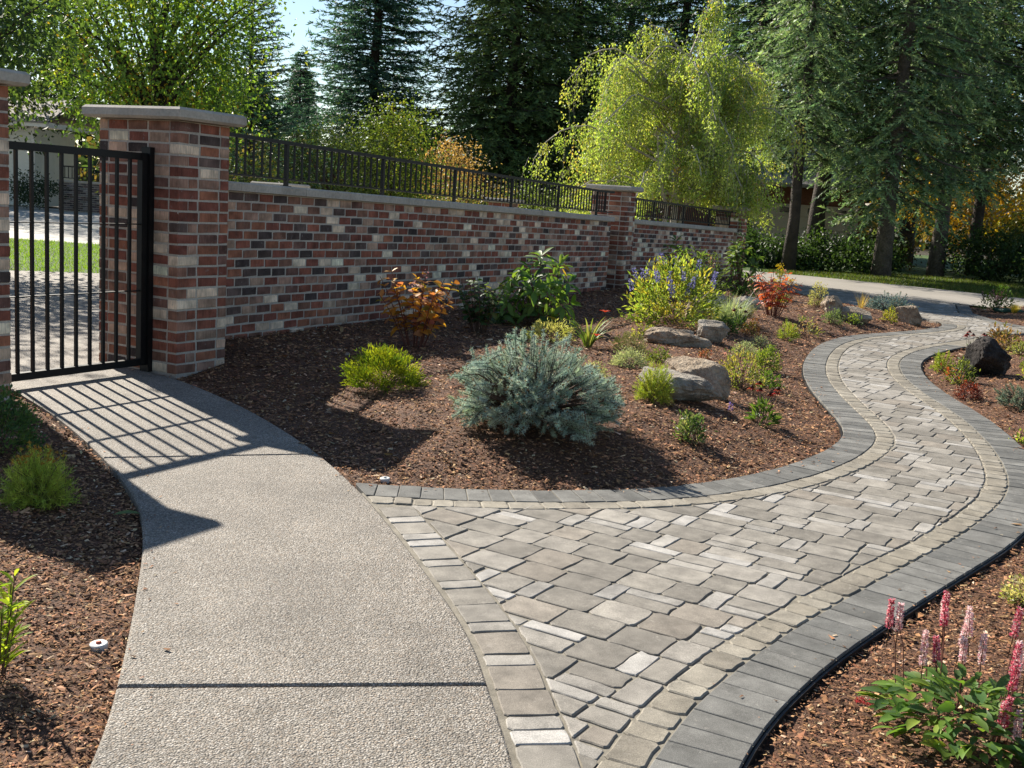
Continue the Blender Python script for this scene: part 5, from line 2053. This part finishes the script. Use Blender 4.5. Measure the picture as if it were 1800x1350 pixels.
def daylily(x, y):
    root = plant('daylily', 'daylily clump with red flowers next to the rhododendron', 'flower', x, y)
    n = 34
    a = rng.uniform(0, 6.28, n)
    cols = jitter([(.10, .18, .03), (.15, .22, .05), (.24, .26, .10)], n, .12)
    L = rng.uniform(.26, .46, n)
    for k in range(n):
        mb = MB()
        blades_geo(mb, np.array([[math.cos(a[k]) * .03, math.sin(a[k]) * .03, -.01]]), np.array([[math.cos(a[k]), math.sin(a[k])]]), L[k:k + 1], np.array([.020]), cols[k:k + 1], rng.uniform(.7, 2.0, 1), 6)
        mb.build('leaf', 'leaf', root)
    tips = np.array([[.13, -.05, .34], [.06, -.16, .13], [.16, .02, .44]])
    stems(root, tips, .003, 'twig', .01, .1)
    for t in tips[:2]:
        fm = MB()
        ph = np.arange(6) * 1.047
        rd = np.c_[np.cos(ph), np.sin(ph), np.full(6, .5)]
        inst(fm, OVAL, np.tile(t, (6, 1)), rd, np.tile([0, 0, 1.0], (6, 1)) - rd * .3, .055, .026, jitter([(.55, .04, .02), (.60, .08, .03)], 6, .1))
        fm.build('flower', 'petal', root)


daylily(.68, 10.12)


def spike_shrub(name, label, x, y, w, h, n, leaf, cols, nspk, scol, slen, sr, stem='twig', upspread=.6, pieces=None, cat='shrub', group=None, zrange=(.72, 1.02)):
    root = leafy(name, label, cat, x, y, w, h * .86, n, leaf, cols, None, .38, stem=stem, group=group)
    a = rng.uniform(0, 6.28, nspk)
    r = np.sqrt(rng.random(nspk)) * w * .46
    for k in range(nspk):
        t = np.array([math.cos(a[k]) * r[k], math.sin(a[k]) * r[k], h * rng.uniform(*zrange) * (1 - .35 * (r[k] / (w * .5)) ** 2)])
        spike(root, t, slen, sr, scol, norm(np.array([t[0] * upspread / w, t[1] * upspread / w, 1])))
    return root


def spike(root, top, L, rad, cols, ax, n=46, name='flower_spike'):
    u = rng.random(n)
    ref = norm(np.cross(ax, [.3, .9, .1]))
    r2 = np.cross(ax, ref)
    ph = rng.uniform(0, 6.28, n)
    rd = ref[None] * np.cos(ph)[:, None] + r2[None] * np.sin(ph)[:, None]
    rr = rad * (1 - .55 * u ** 2)
    P = top - ax[None] * ((1 - u) * L)[:, None] + rd * rr[:, None] * .5
    fm = MB()
    inst(fm, LEAF4, P, rd + ax[None] * .4 + rng.normal(0, .3, (n, 3)), rand_dirs(n), rad * rng.uniform(.8, 1.4, n), rad * .85, jitter(cols, n, .16))
    V, Fc = tube(np.array([top - ax * L * 1.7, top - ax * L * .1]), [.0016, .001], 4, cap=False)
    fm.add(V, Fc, (.16, .10, .05))
    return fm.build(name, 'petal', root)


spike_shrub('bluebeard', 'yellow green shrub carrying blue flower spikes beside the long boulder', 1.82, 12.85, 1.16, .84, 2700, .068, [(.26, .34, .07), (.34, .40, .10), (.17, .25, .055), (.40, .36, .07)], 26, [(.20, .21, .46), (.27, .28, .52), (.14, .15, .36)], .13, .022)
# red-leaved bush
opposite_shrub('smoke_bush', 'red leaved bush with bare stems in the middle distance of the bed', 3.44, 14.75, .86, .66, 26, 5, .09, [(.46, .12, .06), (.38, .085, .055), (.52, .22, .12), (.40, .24, .15)], [.4, .25, .2, .15], 'red_twig', .8)
leafy('barberry', 'upright yellow tipped shrub showing above the red leaved bush', 'shrub', 4.1, 17.2, .42, .66, 900, .030, [(.42, .32, .03), (.34, .30, .04), (.20, .22, .04)], None, .5, clump=16, upward=.8)
leafy('boxwood', 'pale variegated upright shrub near the far drive edge', 'shrub', 4.62, 16.9, .30, .42, 900, .026, [(.34, .34, .17), (.42, .40, .24), (.25, .26, .11)], None, .5, upward=.6)
grass_tuft('ornamental_grass', 'thin tan grass tuft beside the far low blue spruce', 5.22, 16.7, .24, .30, 60, .005, [(.42, .30, .12), (.36, .27, .10)], (.1, .6))
feathery('tickseed', 'yellow green tuft right in front of the rounded tan rock', 5.42, 15.98, .28, .27, 1200, [(.36, .34, .05), (.28, .31, .05)], .006)
leafy('spirea', 'small grey green globe in front of the low flat rock', 'perennial', 4.30, 14.95, .25, .21, 500, .03, [(.13, .19, .10), (.17, .23, .13)], None, .45)
leafy('perennial_sprout', 'tiny green plant at the edge of the low flat rock', 'perennial', 4.66, 15.2, .18, .13, 160, .04, [(.10, .16, .04), (.16, .2, .05)])
feathery('tickseed', 'yellow green tuft near the path, left of the bend', 3.22, 12.95, .29, .27, 1800, YG, .005)
leafy('perennial_sprout', 'loose pale plant between the red bush and the yellow green tuft', 'perennial', 3.55, 13.6, .42, .22, 300, .04, [(.18, .22, .08), (.26, .28, .12), (.30, .20, .12)])
grass_tuft('blue_oat_grass', 'arching blue grey grass mound beside the grey rock', 2.62, 13.55, .78, .27, 480, .007, BLUEG, (.7, 2.0), spread=.25)
coneflower('coneflower', 'dark red coneflowers in front of the blue grey grass', 2.66, 12.95, .24, .27, 7, [(.30, .03, .02), (.24, .03, .03)], DKG, head=.03)
leafy('perennial_sprout', 'small green plant beside the rounded pale boulder', 'perennial', 2.36, 12.28, .24, .17, 420, .035, MIDG)
leafy('barberry', 'small rusty brown barberry near the rounded pale boulder', 'shrub', 2.72, 12.6, .22, .19, 700, .020, [(.20, .085, .04), (.15, .08, .04), (.09, .10, .03)], None, .6)
leafy('artemisia', 'silvery white mound beside the big angular rock', 'perennial', .97, 9.1, .30, .14, 1500, .024, SILV, None, .3)
leafy('thyme', 'grey green woody tuft behind the silvery mound', 'perennial', 1.05, 9.98, .34, .17, 1500, .022, [(.15, .17, .09), (.20, .21, .12), (.12, .14, .07)], None, .22, upward=.8)
leafy('perennial_sprout', 'green tuft at the top end of the slanting rock', 'perennial', 1.27, 9.52, .21, .12, 420, .026, [(.11, .15, .04), (.15, .19, .05)])
leafy('artemisia', 'small silvery tuft just behind the big blue spruce', 'perennial', .60, 8.25, .23, .13, 700, .024, [(.28, .33, .18), (.34, .38, .24)], None, .3)
feathery('tickseed', 'bright feathery yellow green mound in front of the angular rock', .97, 7.38, .31, .29, 5200, YG, .0030)
leafy('sage', 'small plant with pale edged leaves, alone on open mulch', 'perennial', 1.10, 6.55, .17, .16, 420, .030, [(.10, .16, .06), (.30, .32, .18), (.07, .12, .045)], [.45, .25, .3], .5)
coneflower('coneflower', 'orange red coneflowers standing nearest the path edge', 1.72, 7.36, .26, .28, 6, [(.50, .07, .03), (.42, .04, .04), (.55, .14, .04)], MIDG, nl=110, head=.036)
leafy('gaura', 'loose yellow green plant with thin stems beside the slanting rock', 'perennial', 1.82, 8.68, .42, .33, 900, .028, [(.24, .26, .07), (.17, .22, .06), (.32, .28, .10)], None, .5, upward=.7, nst=40)
leafy('spirea', 'green globe plant where the path bends', 'perennial', 2.38, 10.25, .23, .23, 900, .026, [(.17, .24, .05), (.24, .30, .06), (.12, .18, .04)])
leafy('artemisia', 'tiny white tuft farthest along the path bend', 'perennial', 2.66, 11.82, .20, .12, 420, .024, SILV, None, .3)
leafy('artemisia', 'white tuft behind the loose yellow green plant', 'perennial', 2.30, 10.9, .27, .13, 600, .026, SILV, None, .3)
leafy('barberry', 'pinkish red barberry at the end of the slanting rock', 'shrub', 1.58, 9.1, .20, .18, 800, .017, [(.26, .07, .06), (.32, .13, .10), (.10, .08, .04)], [.45, .3, .25], .6)
leafy('perennial_sprout', 'bright green low plant behind the orange red coneflowers', 'perennial', 2.14, 9.1, .22, .12, 260, .045, MIDG, None, .3)
leafy('perennial_sprout', 'small dark tuft below the blue grey grass near the red bush', 'perennial', 2.98, 14.2, .22, .16, 400, .024, [(.09, .11, .04), (.14, .14, .05)])
leafy('perennial_sprout', 'low yellowish seedling by the long tan boulder', 'perennial', 1.30, 11.2, .24, .12, 160, .035, [(.28, .28, .08), (.16, .2, .05)])


def lone_salvia(x, y):
    root = plant('salvia', 'single bent stem tipped with purple flowers', 'flower', x, y)
    t = np.array([.11, .03, .15])
    stems(root, [t], .003, 'twig', .0, .25)
    spike(root, t + np.array([0, 0, .03]), .05, .012, [(.16, .11, .36), (.22, .16, .42)], np.array([0.1, 0, .995]), 30)


lone_salvia(1.30, 6.9)

# bed inside the bend
feathery('tickseed', 'yellow green tuft in front of the dark boulder', 4.38, 11.15, .27, .26, 2000, YG, .0045)
coneflower('coneflower', 'red coneflowers rising behind the dark boulder', 4.92, 11.75, .28, .42, 7, [(.42, .03, .025), (.34, .03, .03)], DKG, head=.036)
leafy('sedum', 'green and red plant at the foot of the dark boulder', 'perennial', 4.26, 10.42, .25, .22, 380, .04, [(.14, .17, .05), (.09, .13, .04), (.40, .10, .05)], [.45, .35, .2])
leafy('barberry', 'dark red barberry cushion close to the path border', 'shrub', 3.96, 9.45, .23, .16, 1000, .018, [(.15, .03, .03), (.20, .045, .04), (.10, .025, .025)], None, .6)
needle_globe('juniper', 'low grey green juniper at the picture edge near the path', 4.22, 8.98, .38, .20, 120, [(.19, .26, .18), (.24, .31, .22)], .018, .004, 90, (.05, .1), flat=.2)
leafy('perennial_sprout', 'tall bright green plant at the picture edge below the boulder', 'perennial', 4.92, 10.25, .28, .33, 700, .045, [(.26, .32, .06), (.34, .36, .09), (.16, .22, .05)], None, .3, upward=.8)
feathery('tickseed', 'yellow green tuft behind the dark boulder', 5.72, 13.3, .26, .22, 1100, YG, .006)
leafy('smoke_bush', 'brown leaved shrub behind the dark boulder at the picture edge', 'shrub', 6.0, 13.45, .46, .32, 500, .055, [(.24, .14, .08), (.18, .11, .06), (.14, .13, .05)])
leafy('perennial_sprout', 'pale green low plant beside the brown leaved shrub', 'perennial', 5.9, 12.7, .34, .18, 400, .04, [(.20, .24, .09), (.28, .28, .14)])
leafy('perennial_sprout', 'tiny green sprout on open mulch at the picture edge', 'perennial', 3.58, 7.56, .10, .09, 60, .035, YG)
leafy('alyssum', 'small cream flowered plant at the picture edge above the pink spikes', 'perennial', 2.10, 4.12, .24, .14, 700, .018, [(.50, .46, .30), (.30, .33, .12), (.42, .38, .22)], None, .6)
# bed over the drive
spike_shrub('bistort', 'pink flowered clump in the far bed by the road', 8.75, 20.15, .62, .46, 500, .07, MIDG, 12, [(.50, .22, .24), (.55, .32, .32)], .14, .02, cat='flower')
grass_tuft('ornamental_grass', 'yellow grass tuft in the far bed by the road', 8.85, 19.6, .30, .20, 160, .010, [(.42, .34, .06), (.34, .30, .06)], (.3, 1.3))
leafy('perennial_sprout', 'grey green low mound at the edge of the far bed', 'perennial', 9.0, 19.0, .4, .12, 300, .04, [(.22, .25, .14), (.28, .3, .2)])
mb = MB()
V, Fc = box(0, 0, .05, .42, .3, .06, (1, .2), ch=.015)
mb.add(V, Fc)
pbr('green_plastic', (.02, .07, .05), rough=.5, noises=((10, .8, 1.2),), bump=None)
tag(mb.build('valve_box', 'green_plastic', loc=(8.85, 19.85, .0)), 'dark green plastic valve box lid in the far bed', 'valve box')

# bed left of the walkway
leafy('boxwood', 'dark green shrub against the pillar at the picture edge', 'shrub', -2.60, 5.40, .46, .34, 2600, .026, [(.06, .12, .05), (.08, .15, .055), (.12, .18, .05)], None, .5, upward=.5)
feathery('tickseed', 'feathery yellow green mound with fading flowers beside the walkway', -2.02, 4.60, .35, .26, 9000, [(.34, .42, .08), (.42, .47, .10), (.25, .33, .07)], .0024, flower=(46, [(.42, .22, .04), (.34, .20, .05), (.52, .34, .05)]))


def strap_plant(x, y):
    root = plant('lily_plant', 'bright yellow green lance leaved plant cut off by the picture edge', 'perennial', x, y)
    P, D, Nn = [], [], []
    mb = MB()
    for k in range(9):
        a = rng.uniform(0, 6.28)
        t = np.array([math.cos(a) * .06, math.sin(a) * .06, rng.uniform(.2, .31)])
        b = np.array([math.cos(a) * .02, math.sin(a) * .02, -.01])
        V, Fc = tube(np.array([b, b * .4 + t * .6, t]), [.003, .0025, .0015], 5, cap=False)
        mb.add(V, Fc)
        for q in range(13):
            f = .15 + .85 * q / 13
            ph = q * 2.4 + k
            P.append(b * (1 - f) + t * f)
            D.append([math.cos(ph) * .8, math.sin(ph) * .8, .75])
            Nn.append([-math.cos(ph) * .6, -math.sin(ph) * .6, .8])
    mb.build('stems', 'twig', root)
    n = len(P)
    L = rng.uniform(.05, .09, n)
    leaf_pieces(root, np.array(P), np.array(D), np.array(Nn), L, L * .2, jitter([(.26, .36, .04), (.34, .40, .06), (.17, .26, .035)], n, .12))


strap_plant(-1.42, 2.95)

# pink bistort in the near corner: every leaf and flower spike its own piece
def bistort(x, y):
    root = plant('bistort', 'big green clump with tall pink and white flower spikes in the near corner', 'flower', x, y)
    n = 285
    a = rng.uniform(0, 6.28, n)
    r = np.sqrt(rng.random(n)) * .225
    hz = .03 + .13 * rng.random(n) ** .8 * (1 - (r / .24) ** 2)
    P = np.c_[np.cos(a) * r, np.sin(a) * r, hz]
    el = rng.uniform(.05, .9, n) * (1 - r / .32)
    aa = a + rng.normal(0, .6, n)
    D = np.c_[np.cos(aa) * np.cos(el), np.sin(aa) * np.cos(el), np.sin(el)]
    Nn = np.c_[-np.cos(aa) * np.sin(el), -np.sin(aa) * np.sin(el), np.cos(el)] + rng.normal(0, .25, (n, 3))
    L = rng.uniform(.045, .085, n)
    leaf_pieces(root, P, D, Nn, L, L * rng.uniform(.34, .48, n), jitter([(.10, .19, .035), (.15, .25, .045), (.075, .145, .045), (.22, .30, .05)], n, .12, [.36, .26, .24, .14]))
    PINK = [(.62, .14, .20), (.72, .34, .37), (.50, .06, .12), (.80, .55, .55)]
    WHITE = [(.85, .66, .64), (.88, .78, .75), (.75, .45, .46)]
    spk = [(-.16, .22, .31, 0), (-.135, .21, .30, 1), (-.02, .17, .36, 0), (-.01, .20, .33, 1), (.05, .16, .32, 1), (.07, .20, .29, 1), (-.07, .16, .24, 1), (-.05, .13, .235, 0), (.03, .12, .24, 1), (.09, .13, .25, 1),
           (.20, .16, .33, 0), (.19, .12, .24, 1), (.22, .13, .25, 1), (.10, -.06, .30, 0), (.09, -.09, .25, 0), (.16, -.08, .255, 1), (.17, -.11, .22, 0), (.14, -.10, .17, 1), (.07, -.12, .17, 0), (.05, -.13, .16, 0), (.09, -.14, .14, 1), (.14, -.15, .13, 0)]
    tops = np.array([(q[0], q[1], q[2]) for q in spk])
    mb = MB()
    for t in tops:
        b = np.array([t[0] * .8, t[1] * .8, .02])
        V, Fc = tube(np.array([b, b * .45 + t * .55 + np.array([0.004, 0, 0]), t - np.array([0, 0, .06])]), [.0022, .0018, .0014], 5, cap=False)
        mb.add(V, Fc)
    mb.build('stems', 'red_twig', root)
    for (px, py, pz, wh) in spk:
        ax = norm(np.array([rng.normal(0, .08), rng.normal(0, .08), 1]))
        spike(root, np.array([px, py, pz]), rng.uniform(.07, .11), .0085, WHITE if wh else PINK, ax, 270)
    # one spike fallen over
    spike(root, np.array([-.26, .14, .02]), .09, .008, [(.55, .10, .09), (.45, .07, .08)], norm(np.array([-.9, .35, .03])), 110)


bistort(1.345, 2.95)

# small things on the mulch
def disc_light(x, y, label, r, red):
    root = plant('ground_light', label, 'ground light', x, y)
    mb = MB()
    V, Fc = tube(np.array([(0, 0, -.02), (0, 0, .014), (0, 0, .020), (0, 0, .022)]), [r * .8, r, r * .97, r * .86], 24)
    mb.add(V, Fc)
    mb.build('rim', 'white_plastic', root, smooth=False)
    mb = MB()
    V, Fc = tube(np.array([(0, 0, .020), (0, 0, .026), (0, 0, .028)]), [r * .32, r * .30, r * .2], 14)
    mb.add(V, Fc)
    mb.build('cap', 'rust_plastic' if red else 'white_plastic', root)
    root.rotation_euler = (.06, -.04, 0)


disc_light(-1.22, 3.20, 'round white ground light with a red centre lying on the mulch', .028, True)
disc_light(-.61, 5.40, 'small round white sprinkler cap in the mulch corner by the pavers', .026, False)
root = thing('fallen_leaf', 'single long green leaf lying on the mulch beside the walkway', 'leaf', (-1.66, 4.50, zat(-1.66, 4.5) + .02))
leaf_pieces(root, np.array([[0, 0, 0.0]]), np.array([[.95, .25, .12]]), np.array([[0, -.2, 1.0]]), np.array([.115]), np.array([.03]), np.array([[.16, .24, .10]]), 'leaf_blade')
# dry leaves scattered on the mulch under the wall
n = 0
me = None
for k in range(60):
    x, y = rng.uniform(-2.0, .4), rng.uniform(6.4, 11)
    if not inside(np.array([[x, y]]), MAIN_BED)[0] or n >= 26:
        continue
    n += 1
    if me is None:
        mb = MB()
        mb.add(OVAL[0] * np.array([.06, .035, .06]), OVAL[1])
        me = mb.mesh('dry_leaf')
        me.materials.append(MATS['leaf_piece'])
    o = link('dry_leaf', me, None, (x, y, zat(x, y) + .022))
    sc = rng.uniform(.5, 1.2)
    o.scale = (sc, sc, sc)
    o.rotation_euler = (rng.normal(0, .5), rng.normal(0, .5), rng.uniform(0, 6.28))
    o.color = (*(np.array([.36, .27, .21]) * rng.uniform(.6, 1.2)), 1)
    tag(o, 'dry curled leaf lying on the dark mulch along the long wall', 'leaf', 'dry leaves on the mulch')
